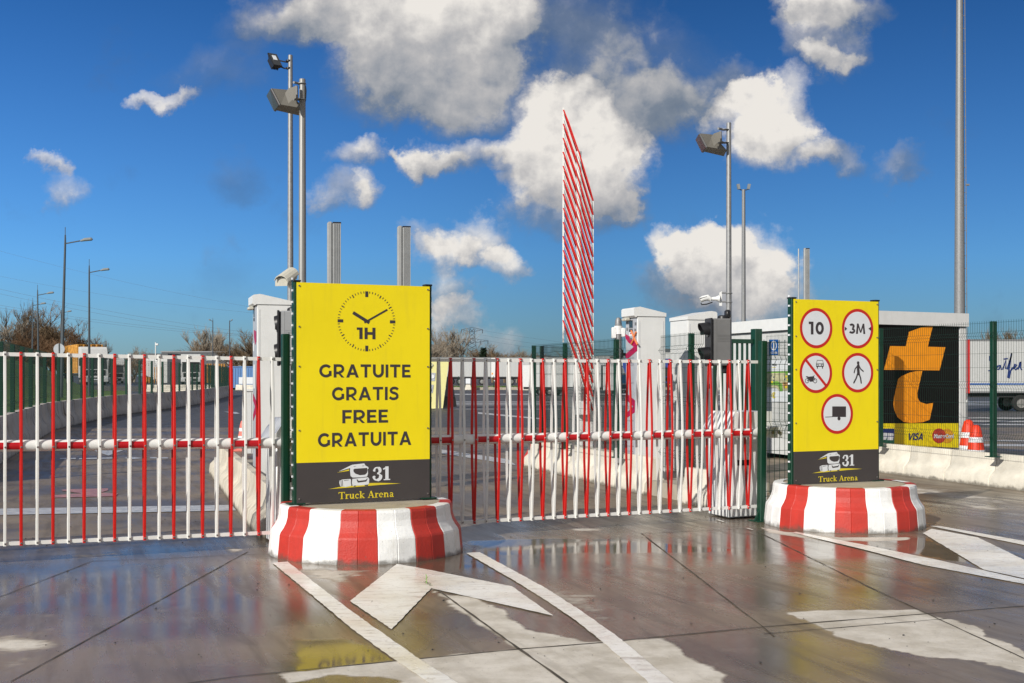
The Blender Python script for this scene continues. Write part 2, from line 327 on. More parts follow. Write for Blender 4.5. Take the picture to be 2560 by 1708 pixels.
# ------------------------------------------------------------------ ground
rng_ = np.random.default_rng(5); LAT = rng_.random((256, 256))
def vnoise(x, y):
    xi = np.floor(x).astype(int); yi = np.floor(y).astype(int); fx = x - xi; fy = y - yi
    fx = fx * fx * (3 - 2 * fx); fy = fy * fy * (3 - 2 * fy)
    g = lambda a, b: LAT[a % 256, b % 256]
    return (g(xi, yi) * (1 - fx) + g(xi + 1, yi) * fx) * (1 - fy) + (g(xi, yi + 1) * (1 - fx) + g(xi + 1, yi + 1) * fx) * fy
def fbm(x, y, o=5, s=1.0):
    r = 0; a = .5
    for i in range(o): r = r + a * vnoise(x * s + 17.3 * i, y * s + 9.1 * i); a *= .55; s *= 2.03
    return r
def sdf_poly(x, y, poly):
    d = np.full(x.shape, 1e9); ins = np.zeros(x.shape, bool); n = len(poly)
    for i in range(n):
        ax, ay = poly[i]; bx, by = poly[(i + 1) % n]
        ex, ey = bx - ax, by - ay; wx, wy = x - ax, y - ay
        t = np.clip((wx * ex + wy * ey) / (ex * ex + ey * ey + 1e-12), 0, 1)
        d = np.minimum(d, np.hypot(wx - ex * t, wy - ey * t))
        c = ((ay > y) != (by > y)) & (x < (bx - ax) * (y - ay) / (by - ay + 1e-12) + ax); ins ^= c
    return np.where(ins, d, -d)
# dry patches and standing water as photo outlines laid on the ground: (outline, jitter, softness, amount)
DRY = [([(1003,1420),(1106,1488),(1170,1494),(1235,1515),(1290,1552),(1312,1578),(1385,1587),(1450,1600),(1500,1612),(1500,1614),(1297,1627),(1200,1555)], .05, .05, 1),
       ([(1297,1628),(1500,1612),(1600,1600),(1655,1598),(1680,1612),(1775,1677),(1840,1730),(1450,1760),(1100,1740),(1010,1700),(860,1685),(735,1712),(722,1690),(860,1668),(1040,1655),(1150,1640)], .05, .05, 1),
       ([(758,1418),(937,1424),(895,1449),(850,1458),(800,1449),(762,1432)], .12, .16, .75),
       ([(1985,1533),(2158,1529),(2283,1528),(2330,1545),(2370,1553),(2470,1588),(2570,1624),(2640,1660),(2600,1700),(2426,1653),(2277,1631),(2190,1614),(2113,1590),(2038,1558)], .05, .03, 1),
       ([(1904,1318),(1960,1330),(2109,1345),(2277,1344),(2270,1352),(2188,1356),(2080,1352),(2009,1346),(1925,1334)], .03, .03, .8),
       ([(-60,1604),(0,1600),(119,1584),(190,1598),(90,1620),(0,1624),(-60,1630)], .15, .2, .8),
       ([(0,1640),(60,1655),(0,1668)], .1, .15, .6),
       ([(160,1378),(319,1378),(320,1392),(260,1396),(160,1402)], .1, .2, .4),
       ([(1370,1473),(1456,1476),(1510,1508),(1554,1538),(1498,1537),(1459,1526),(1408,1507)], .2, .22, .55),
       ([(563,1370),(580,1366),(602,1378),(590,1387),(566,1384)], .05, .07, .6),
       ([(130,1530),(180,1524),(200,1536),(150,1545)], .12, .2, .4),
       ([(1420,1321),(1505,1322),(1500,1330),(1425,1328)], .05, .09, .6),
       ([(1400,1235),(1600,1275),(1700,1300),(1500,1315),(1330,1290)], .3, .4, .3),
       ([(2150,1190),(2300,1215),(2560,1255),(2560,1270),(2300,1240),(2150,1215)], .1, .3, .45),
       ([(2350,1255),(2450,1262),(2540,1276),(2450,1275)], .1, .1, .5)]
WATER = [([(1040,1440),(1120,1385),(1200,1350),(1500,1345),(1800,1352),(1960,1360),(2100,1375),(2150,1400),(2000,1420),(1700,1430),(1400,1420),(1230,1445),(1140,1430)], .12, .3, .55),
         ([(1170,1352),(1400,1347),(1560,1351),(1900,1378),(1700,1386),(1400,1384),(1240,1390)], .05, .06, .8),
         ([(735,1608),(900,1600),(950,1625),(990,1655),(742,1690)], .05, .09, 1),
         ([(2240,1335),(2560,1400),(2560,1440),(2400,1410),(2300,1390)], .1, .15, 1),
         ([(640,1395),(1180,1405),(1180,1425),(900,1425),(660,1425)], .08, .15, .8),
         ([(0,1290),(650,1290),(650,1350),(300,1365),(0,1370)], .2, .4, .22),
         ([(0,1420),(260,1420),(240,1475),(0,1490)], .15, .25, .35),
         ([(2200,1470),(2560,1430),(2560,1560),(2400,1560)], .3, .5, .45)]
def ground_shader(name, asphalt=False):
    m = bpy.data.materials.new(name); m.use_nodes = True; t = m.node_tree; L = t.links.new
    b = t.nodes['Principled BSDF']; geo = t.nodes.new('ShaderNodeNewGeometry')
    def mp(sx, sy, rot=0):
        q = t.nodes.new('ShaderNodeMapping'); q.vector_type = 'TEXTURE'; q.inputs['Rotation'].default_value = (0, 0, rot); q.inputs['Scale'].default_value = (1 / sx, 1 / sy, 1); L(geo.outputs['Position'], q.inputs[0]); return q.outputs[0]
    def noise(sc_, det, vec, ro=.6, dist=0):
        n = t.nodes.new('ShaderNodeTexNoise'); n.inputs['Scale'].default_value = sc_; n.inputs['Detail'].default_value = det; n.inputs['Roughness'].default_value = ro; n.inputs['Distortion'].default_value = dist; L(vec, n.inputs['Vector']); return n.outputs[0]
    def rng(v, a, b_, c, d):
        q = t.nodes.new('ShaderNodeMapRange'); q.interpolation_type = 'SMOOTHSTEP'
        for i, x in zip((1, 2, 3, 4), (a, b_, c, d)): q.inputs[i].default_value = x
        L(v, q.inputs[0]); return q.outputs[0]
    def mix(f, a, b_, bl='MIX'):
        q = t.nodes.new('ShaderNodeMix'); q.data_type = 'RGBA'; q.blend_type = bl
        if isinstance(f, float): q.inputs[0].default_value = f
        else: L(f, q.inputs[0])
        for i, x in ((6, a), (7, b_)):
            if isinstance(x, tuple): q.inputs[i].default_value = x
            else: L(x, q.inputs[i])
        return q.outputs[2]
    def M(op, a, b_, clamp=False):
        n = t.nodes.new('ShaderNodeMath'); n.operation = op; n.use_clamp = clamp
        for i, v in enumerate((a, b_)):
            if isinstance(v, (int, float)): n.inputs[i].default_value = v
            else: L(v, n.inputs[i])
        return n.outputs[0]
    big = noise(.55, 6, mp(1, 1), .55); med = noise(3.2, 7, mp(1, 1), .65)
    streak = noise(1.3, 7, mp(4.5, .55, R(20)), .62, .5); streak2 = noise(1.1, 6, mp(5.0, .5, R(-12)), .62, .8)
    broom = noise(5, 6, mp(1.2, 9.0, R(12)), .62, .3)
    speck = noise(75, 2, mp(1, 1)); grain = noise(260, 2, mp(1, 1))
    if asphalt:
        c = mix(rng(grain, .35, .7, 0, 1), (.030, .031, .035, 1), (.085, .085, .088, 1))
        c = mix(rng(streak, .45, .7, 0, .5), c, (.075, .07, .065, 1))
        L(c, b.inputs['Base Color']); L(rng(med, .3, .7, .45, .8), b.inputs['Roughness']); return m
    dry = t.nodes.new('ShaderNodeAttribute'); dry.attribute_name = 'dry'; wat = t.nodes.new('ShaderNodeAttribute'); wat.attribute_name = 'water'
    wet = mix(rng(big, .35, .65, 0, 1), (.100, .076, .052, 1), (.225, .176, .122, 1))
    wet = mix(rng(streak, .48, .70, 0, .55), wet, (.068, .055, .045, 1))
    wet = mix(rng(streak2, .55, .75, 0, .45), wet, (.08, .066, .058, 1))
    wet = mix(rng(med, .52, .75, 0, .4), wet, (.27, .225, .175, 1))
    dr = mix(rng(med, .3, .7, 0, 1), (.46, .42, .35, 1), (.68, .64, .57, 1))
    dr = mix(rng(streak, .52, .72, 0, .4), dr, (.33, .30, .26, 1))
    d2 = rng(M('ADD', dry.outputs['Fac'], M('ADD', M('MULTIPLY', M('SUBTRACT', broom, .5), .4), M('MULTIPLY', M('SUBTRACT', med, .5), .7))), .25, .62, 0, 1)
    c = mix(d2, wet, dr)
    c = mix(rng(speck, .69, .74, 0, .8), c, (.03, .025, .02, 1))
    c = mix(rng(grain, .62, .8, 0, .25), c, (.35, .33, .3, 1))
    L(c, b.inputs['Base Color'])
    wr = rng(M('ADD', big, M('MULTIPLY', M('SUBTRACT', streak, .5), .8)), .3, .7, .17, .36)
    wr = M('MULTIPLY', wr, M('SUBTRACT', 1.0, M('MULTIPLY', rng(M('ADD', wat.outputs['Fac'], M('MULTIPLY', M('SUBTRACT', broom, .5), .5)), .25, .85, 0, 1), .78)))
    sy = t.nodes.new('ShaderNodeSeparateXYZ'); L(geo.outputs['Position'], sy.inputs[0])
    wr = M('ADD', wr, rng(M('ADD', sy.outputs[1], M('MULTIPLY', sy.outputs[0], -.455)), 12.0, 14.5, 0, .22))
    ro = M('ADD', M('MULTIPLY', wr, M('SUBTRACT', 1.0, d2)), M('MULTIPLY', d2, .8))
    L(ro, b.inputs['Roughness']); b.inputs['Specular IOR Level'].default_value = .40
    bp = t.nodes.new('ShaderNodeBump'); bp.inputs['Distance'].default_value = .004
    L(M('MULTIPLY', M('ADD', .12, M('MULTIPLY', d2, .5)), M('SUBTRACT', 1.0, wat.outputs['Fac'], True)), bp.inputs['Strength'])
    L(M('ADD', broom, M('MULTIPLY', grain, .4)), bp.inputs['Height']); L(bp.outputs[0], b.inputs['Normal'])
    return m
M_GROUND = ground_shader('wet_concrete'); M_ASPH = ground_shader('asphalt', True)
def make_ground():
    mb = MB(); mb.add([(-3000, -60, 0), (3000, -60, 0), (3000, 5000, 0), (-3000, 5000, 0)], [(0, 1, 2, 3)])
    tag(mb.build('ground', M_ASPH), kind='structure')
    xs = np.concatenate([np.linspace(-34, -6.5, 24), np.arange(-6.42, 8.2, .045), np.linspace(8.3, 34, 24)])
    ys = np.concatenate([np.linspace(-8, 5.0, 12), np.arange(5.05, 16.5, .045), np.linspace(16.7, 37, 40)])
    X, Y = np.meshgrid(xs, ys); nx, ny = len(xs), len(ys)
    X = X.ravel(); Y = Y.ravel(); Z = np.full(X.shape, .006)
    idx = np.arange(nx * ny).reshape(ny, nx)
    f = np.stack([idx[:-1, :-1], idx[:-1, 1:], idx[1:, 1:], idx[1:, :-1]], -1).reshape(-1, 4)
    me = bpy.data.meshes.new('concrete_apron')
    me.vertices.add(len(X)); me.vertices.foreach_set('co', np.stack([X, Y, Z], 1).ravel())
    me.loops.add(f.size); me.loops.foreach_set('vertex_index', f.ravel())
    me.polygons.add(len(f)); me.polygons.foreach_set('loop_start', np.arange(0, f.size, 4)); me.polygons.foreach_set('loop_total', np.full(len(f), 4))
    me.update(calc_edges=True); me.validate()
    for nm, lst in (('dry', DRY), ('water', WATER)):
        acc = np.zeros(X.shape)
        for poly, jit, soft, amt in lst:
            pw = [G(*p)[:2] for p in poly]
            jx = (fbm(X, Y, 5, 2.2) - .48) * 4 * jit; jy = (fbm(X + 40, Y + 11, 5, 2.2) - .48) * 4 * jit
            # streaky edges, drawn out along the broomed texture
            jx = jx + (vnoise(X * 2, Y * 22) - .5) * jit * 1.2
            d = sdf_poly(X + jx, Y + jy, pw)
            acc = np.maximum(acc, amt * np.clip(d / soft * .5 + .5, 0, 1))
        a = me.attributes.new(nm, 'FLOAT', 'POINT'); a.data.foreach_set('value', acc.astype(np.float32))
    me.materials.append(M_GROUND); o = bpy.data.objects.new('concrete_apron', me); COL.objects.link(o); tag(o, kind='structure')
make_ground()
def strip(mb, pts, wd, z=.010, wob=0.0):
    """a narrow ribbon through ground points"""
    out = []
    pts = [Vector(p) for p in pts]; dense = []
    for a, b in zip(pts[:-1], pts[1:]):
        n = max(1, int((b - a).length / .12)); dense += [a + (b - a) * i / n for i in range(n)]
    dense.append(pts[-1])
    for i, p in enumerate(dense):
        t = (dense[min(i + 1, len(dense) - 1)] - dense[max(i - 1, 0)]); t.z = 0; t.normalize(); nn = Vector((-t.y, t.x, 0))
        ww = wd * (1 + wob * random.uniform(-1, 1)); of = nn * random.uniform(-1, 1) * wd * wob * .5
        out.append((p + nn * ww / 2 + of, p - nn * ww / 2 + of))
    vs = []
    for a, b in out: vs += [(a.x, a.y, z), (b.x, b.y, z)]
    mb.add(vs, [(2 * i, 2 * i + 1, 2 * i + 3, 2 * i + 2) for i in range(len(out) - 1)])
random.seed(3)
M_JOINT = mat('joint_dirt', (.095, .08, .062, 1), .8, var=.6, vs=5)
mb = MB()
JN = [([(27,1708),(619,1382)], .009), ([(-40,1512),(0,1495),(232,1405)], .009), ([(232,1405),(400,1400),(566,1391),(700,1386)], .010), ([(300,1736),(600,1694),(1300,1626)], .011),
      ([(1300,1626),(1504,1610),(1900,1571),(2560,1518)], .014), ([(1003,1416),(1106,1486),(1297,1626),(1412,1708),(1500,1775)], .017), ([(1604,1336),(1900,1565),(1936,1595)], .011),
      ([(1904,1336),(2187,1477),(2304,1531)], .011), ([(1910,1588),(2366,1550)], .009), ([(1604,1336),(1900,1322)], .009), ([(2304,1531),(2560,1650)], .010)]
for pts, wd in JN: strip(mb, [G(*p) for p in pts], wd, .0095, .45)
tag(mb.build('ground_joints', M_JOINT), kind='structure')
M_MARK = ground_shader('marking_base')     # replaced by the paint shader below
def mark_mat():
    m = bpy.data.materials.new('road_paint'); m.use_nodes = True; t = m.node_tree; L = t.links.new; b = t.nodes['Principled BSDF']
    geo = t.nodes.new('ShaderNodeNewGeometry')
    def noise(s, d, sx=1, sy=1, rot=0):
        q = t.nodes.new('ShaderNodeMapping'); q.inputs['Rotation'].default_value = (0, 0, rot); q.inputs['Scale'].default_value = (sx, sy, 1); L(geo.outputs['Position'], q.inputs[0])
        n = t.nodes.new('ShaderNodeTexNoise'); n.inputs['Scale'].default_value = s; n.inputs['Detail'].default_value = d; n.inputs['Roughness'].default_value = .65; L(q.outputs[0], n.inputs['Vector']); return n.outputs[0]
    def rng(v, a, b_, c, d):
        q = t.nodes.new('ShaderNodeMapRange'); q.interpolation_type = 'SMOOTHSTEP'
        for i, x in zip((1, 2, 3, 4), (a, b_, c, d)): q.inputs[i].default_value = x
        L(v, q.inputs[0]); return q.outputs[0]
    def mix(f, a, b_):
        q = t.nodes.new('ShaderNodeMix'); q.data_type = 'RGBA'; L(f, q.inputs[0])
        for i, x in ((6, a), (7, b_)):
            if isinstance(x, tuple): q.inputs[i].default_value = x
            else: L(x, q.inputs[i])
        return q.outputs[2]
    c = mix(rng(noise(2, 6), .35, .7, 0, 1), (.86, .85, .81, 1), (.74, .70, .62, 1))
    c = mix(rng(noise(4, 9, 1, 4, R(-20)), .50, .72, 0, .75), c, (.40, .35, .30, 1)); c = mix(rng(noise(26, 6), .56, .70, 0, .55), c, (.33, .28, .23, 1))
    c = mix(rng(noise(60, 3), .66, .72, 0, .85), c, (.10, .085, .07, 1))
    L(c, b.inputs['Base Color']); L(rng(noise(1.2, 5), .35, .65, .26, .55), b.inputs['Roughness']); return m
M_MARK = mark_mat()
def flat(name, polys, z, m, g=True):
    mb = MB()
    for p in polys:
        pts = [G(*q) for q in p] if g else p
        if z > .0125:                        # hand-worn edges
            out = []
            for a, b in zip(pts, pts[1:] + pts[:1]):
                n = max(1, int((b - a).length / .05)); out += [a + (b - a) * i / n + Vector((random.uniform(-1, 1), random.uniform(-1, 1), 0)) * (.0035 if i else 0) for i in range(n)]
            pts = out
        mb.add([(q[0], q[1], z) for q in pts], [tuple(range(len(pts)))])
    return tag(mb.build(name, m), kind='structure')
flat('road_marking', [[(681,1411),(719,1408),(882,1535),(1044,1650),(1136,1708),(1200,1752),(1130,1752),(1065,1708),(989,1656),(892,1587),(770,1484)]], .013, M_MARK)
flat('road_marking', [[(1166,1386),(1199,1384),(1284,1430),(1367,1476),(1456,1534),(1554,1604),(1677,1708),(1730,1755),(1660,1755),(1617,1708),(1504,1608),(1440,1556),(1364,1505),(1280,1452),(1200,1406)]], .013, M_MARK)
flat('road_marking', [[(992,1414),(1040,1422),(1280,1470),(1383,1544),(1300,1525),(1078,1475),(979,1578),(875,1507)]], .013, M_MARK)
flat('road_marking', [[(1981,1335),(1991,1333),(2158,1365),(2350,1405),(2560,1453),(2620,1467),(2620,1480),(2560,1464),(2307,1416),(2158,1377)]], .013, M_MARK)
flat('road_marking', [[(2307,1336),(2329,1325),(2445,1347),(2560,1403),(2620,1433),(2620,1465),(2560,1450),(2459,1428)]], .013, M_MARK)
flat('road_marking', [[(2325,1318),(2349,1318),(2560,1356),(2640,1371),(2640,1383),(2560,1366)]], .013, M_MARK)
flat('road_marking', [[(1788,1302),(1792,1301),(1812,1307),(1808,1308)], [(1866,1324),(1870,1323),(1884,1327),(1880,1328)]], .013, M_MARK)
# beyond the barriers
M_MARKF = mat('worn_road_paint', (.50, .50, .50, 1), .4, var=.35, vs=9, dirt=.5, dirtcol=(.16, .16, .18, 1))
flat('road_marking', [[(-40,1275),(580,1265),(590,1279),(-40,1291)]], .013, M_MARKF)
flat('road_marking', [[(232,1127),(312,1126),(271,1141)], [(308,1147),(330,1144),(358,1147),(330,1150)], [(150,1147),(190,1146),(190,1149),(150,1150)], [(198,1147),(243,1146),(243,1149),(198,1150)], [(252,1146),(292,1145),(292,1148),(252,1149)], [(375,1145),(420,1145),(420,1148),(375,1148)]], .013, M_MARKF)
M_PINK = mat('faded_red_marking', (.42, .19, .15, 1), .4, var=.4, vs=6)
flat('road_marking', [[(155,1226),(270,1223),(271,1228),(250,1234),(295,1236),(290,1243),(130,1247),(135,1240),(205,1236),(155,1229)]], .013, M_PINK)
flat('road_marking', [[(1195,1031),(1258,1037),(1350,1046),(1350,1049),(1258,1041),(1195,1035)], [(1078,1022.5),(1400,1023),(1400,1024),(1078,1023.7)]], .008, M_MARKF)
flat('road_marking', [[(1060,y0),(2900,y0),(2900,y1),(1060,y1)] for y0, y1 in ((985,987.3),(1004.6,1006.3),(1008.6,1010),(1012,1013.4))], .008, M_MARKF)
flat('road_marking', [[(2420,y0),(2900,y0 + 3),(2900,y1 + 4),(2420,y1)] for y0, y1 in ((1044,1047),(1052,1055),(1060,1063),(1101,1103),(1111,1116))], .0105, M_MARKF)
flat('road_marking', [[(560,1030),(590,1031),(600,1035),(588,1036)], [(1100,1125),(1270,1150),(1290,1165),(1100,1135)]], .014, M_MARKF)
# ------------------------------------------------------------------ gate line
PH = math.atan(.455); CX, SX = math.cos(PH), math.sin(PH)          # direction of the gate and of every face parallel to it
LD = Vector((-.305, .952, 0)).normalized(); LRZ = math.atan2(LD.y, LD.x)
def gate_pt(X): return Vector((X, 12.10 + .455 * X, 0))
def make_gate(X0, npick, tilt, label, first_red, housing_x, zb=.97):
    """boom barrier: local x runs along the boom towards the pivot, pickets at negative x"""
    root = thing('boom_barrier', label, 'boom barrier', gate_pt(X0), PH, 'boom barriers closed across the lanes')
    sp = .1263; Lx = npick * sp + .25
    def zt(x): return -tilt * x                                     # boom droops towards the pivot
    ORD = 0
    def slant(x0, x1, y0, y1, z0, z1, m=0): return [(x0, y0, z0 + zt(x0)), (x1, y0, z0 + zt(x1)), (x1, y1, z0 + zt(x1)), (x0, y1, z0 + zt(x0)), (x0, y0, z1 + zt(x0)), (x1, y0, z1 + zt(x1)), (x1, y1, z1 + zt(x1)), (x0, y1, z1 + zt(x0))]
    b = MB(); b.tube([(-Lx, 0, zb + zt(-Lx)), (.24, 0, zb + zt(.24))], .049, 28); b.build('boom', M_WHITE, root, True)
    c = MB(); c.tube([(.10, 0, zb), (.16, 0, zb)], .058, 24); c.box(.24, .42, -.045, .07, zb - .062, zb + .062, b=.006); c.build('boom_bracket', M_WHITE2, root, True)
    c = MB()
    for x in (.28, .36): c.tube([(x, -.045, zb), (x, -.062, zb)], .02, 12)
    c.build('bracket_bolt', M_STEEL, root)
    # reflective tape, wrapped round the front of the boom
    for i in range(npick // 2 + 2):
        x1 = -first_red * sp - 4 * sp * (i // 1) - .016; x0 = x1 - 2 * sp + .02
        if x0 < -Lx: break
        t = MB(); vs = []; n = 9
        for x in (x0, x1):
            for k in range(n):
                g = R(-36 + 72 * k / (n - 1)); vs.append((x, -math.cos(g) * .0502, zb + zt(x) + math.sin(g) * .0502))
        t.add(vs, [(k, k + 1, n + k + 1, n + k) for k in range(n - 1)]); t.build('reflective_tape', M_TAPE, root, True)
    for nm, z in (('top_rail', 1.755), ('bottom_rail', .152)):
        r_ = MB(); r_.hex8(slant(-Lx - .05, .12 if nm == 'top_rail' else .14, -.009, .011, z - .016, z + .016)); r_.build(nm, M_WHITE, root)
    def picket_mesh(m):
        p = MB()
        for sgn in (-1, 1):
            prof = [(1.777, .014), (1.735, .0145), (1.40, .038), (1.15, .052), (.97, .0565), (.72, .050), (.45, .032), (.19, .0145), (.132, .014)]
            w2 = .0122; th = .004
            vs = []
            for z, y in prof:
                for dx, dy in ((-w2, 0), (w2, 0), (w2, th), (w2 - .004, th + .005), (-w2 + .004, th + .005), (-w2, th)):
                    vs.append((dx, sgn * (y - (.004 if dy == 0 else 0) + dy * .7), z))
            k = 6; fs = []
            for i in range(len(prof) - 1):
                for j in range(k): fs.append((i * k + j, i * k + (j + 1) % k, (i + 1) * k + (j + 1) % k, (i + 1) * k + j))
            fs += [tuple(range(k)), tuple(range((len(prof) - 1) * k, len(prof) * k))]
            p.add(vs, fs)
        o = p.build('picket', m, root); return o
    def bolts_mesh(par):
        q = MB()
        for z, y in ((1.755, -.022), (.97, -.064), (.152, -.022)):
            q.lathe([(.0085, 0), (.0085, .004), (.006, .007), (0, .0085)], n=10)
            n = 10 * 4; q.v[-n:] = [(v[0], -v[2] + y, v[1] + z) for v in q.v[-n:]]
        return q.build('bolt', M_STEEL, par)
    red = picket_mesh(M_RED); white = picket_mesh(M_WHITE); br = bolts_mesh(red); bw = bolts_mesh(white)
    for i in range(npick):
        x = -i * sp - .02; src, bs = (red, br) if (i - first_red) % 2 == 0 else (white, bw)
        if src.get('used'): o = src.copy(); COL.objects.link(o); bb = bs.copy(); COL.objects.link(bb); bb.parent = o
        else: o = src; o['used'] = 1
        o.location = (x, 0, zt(x)); o.rotation_euler = (0, random.uniform(-.0012, .0012), 0)
    for o in list(root.children):
        if 'used' in o: del o['used']
    # housing
    h = MB(); hx = housing_x
    h.box(hx, hx + .52, .14, .56, .02, .985, b=.012); h.build('housing', M_WHITE2, root, True)
    d = MB(); d.box(hx + .03, hx + .49, .132, .14, .12, .84, b=.003); d.build('housing_door', M_WHITE2, root)
    d = MB(); d.box(hx + .10, hx + .26, .124, .131, .60, .66); d.build('door_lock', M_BLACK, root)
    l = MB(); l.prism([(hx - .05, .98), (hx + .55, .98), (hx + .55, 1.20), (hx + .09, 1.20), (hx - .05, 1.01)], .10, .60); l.build('housing_lid', M_WHITE2, root)
    l = MB(); l.tube([(.30, .0, zb), (.30, .16, zb)], .05, 16); l.build('pivot_shaft', M_STEEL, root)
    return root
random.seed(11)
gR = make_gate(2.63, 33, 0, 'red and white picketed boom barrier closed between the two yellow signs', 0, -.17)
gL = make_gate(-2.20, 40, .0125, 'red and white picketed boom barrier left of the clock sign, running out of frame', 1, .05, zb=.98)
# ------------------------------------------------------------------ round kerb blocks
def make_block(px, Y, Rb, label, phase):
    X = (px - 1280) / F * Y
    root = thing('concrete_block', label, 'concrete block', (X, Y, 0), 0, 'round striped blocks under the yellow signs')
    va = math.atan2(-Y, -X)                     # azimuth towards the viewer
    k = Rb / .87
    prof = [(.870, 0.0), (.868, .02), (.850, .21), (.843, .228), (.815, .265), (.790, .31), (.776, .36), (.771, .425), (.762, .447), (.740, .452), (.66, .452)]
    n = 32
    def ring_pts(a, seam):                       # seam: tiny groove between two cast facets
        return [((r * k - (.005 if seam and i < 9 else 0)) * math.cos(a), (r * k - (.005 if seam and i < 9 else 0)) * math.sin(a), z) for i, (r, z) in enumerate(prof)]
    for s in range(16):
        mb = MB()
        a0 = va + R(phase + s * 22.5); subs = [0, .02, .48, .5, .52, .98, 1]
        cols = [ring_pts(a0 + R(22.5) * q, q in (0, .5, 1)) for q in subs]
        vs = [p for c in cols for p in c]; m = len(prof)
        mb.add(vs, [(i * m + j, (i + 1) * m + j, (i + 1) * m + j + 1, i * m + j + 1) for i in range(len(cols) - 1) for j in range(m - 1)])
        isr = s % 2 == 0 and not (-95 < ((phase + s * 22.5 + 180) % 360) - 180 + 11 < -62)
        o = mb.build('red_stripe' if isr else 'white_stripe', M_BR if isr else M_BW, root)
    t = MB(); vs = [(.675 * k * math.cos(2 * math.pi * i / 32), .675 * k * math.sin(2 * math.pi * i / 32), .444) for i in range(32)]
    t.add(vs, [tuple(range(32))]); t.build('concrete_fill', M_BLOCKTOP, root)
    return root
make_block(916, 11.0, .885, 'red and white striped round concrete block under the yellow clock sign', 6.5 - 22.5 * 1)
make_block(2109.5, 12.95, .845, 'red and white striped round concrete block under the yellow road-rules sign', -6)
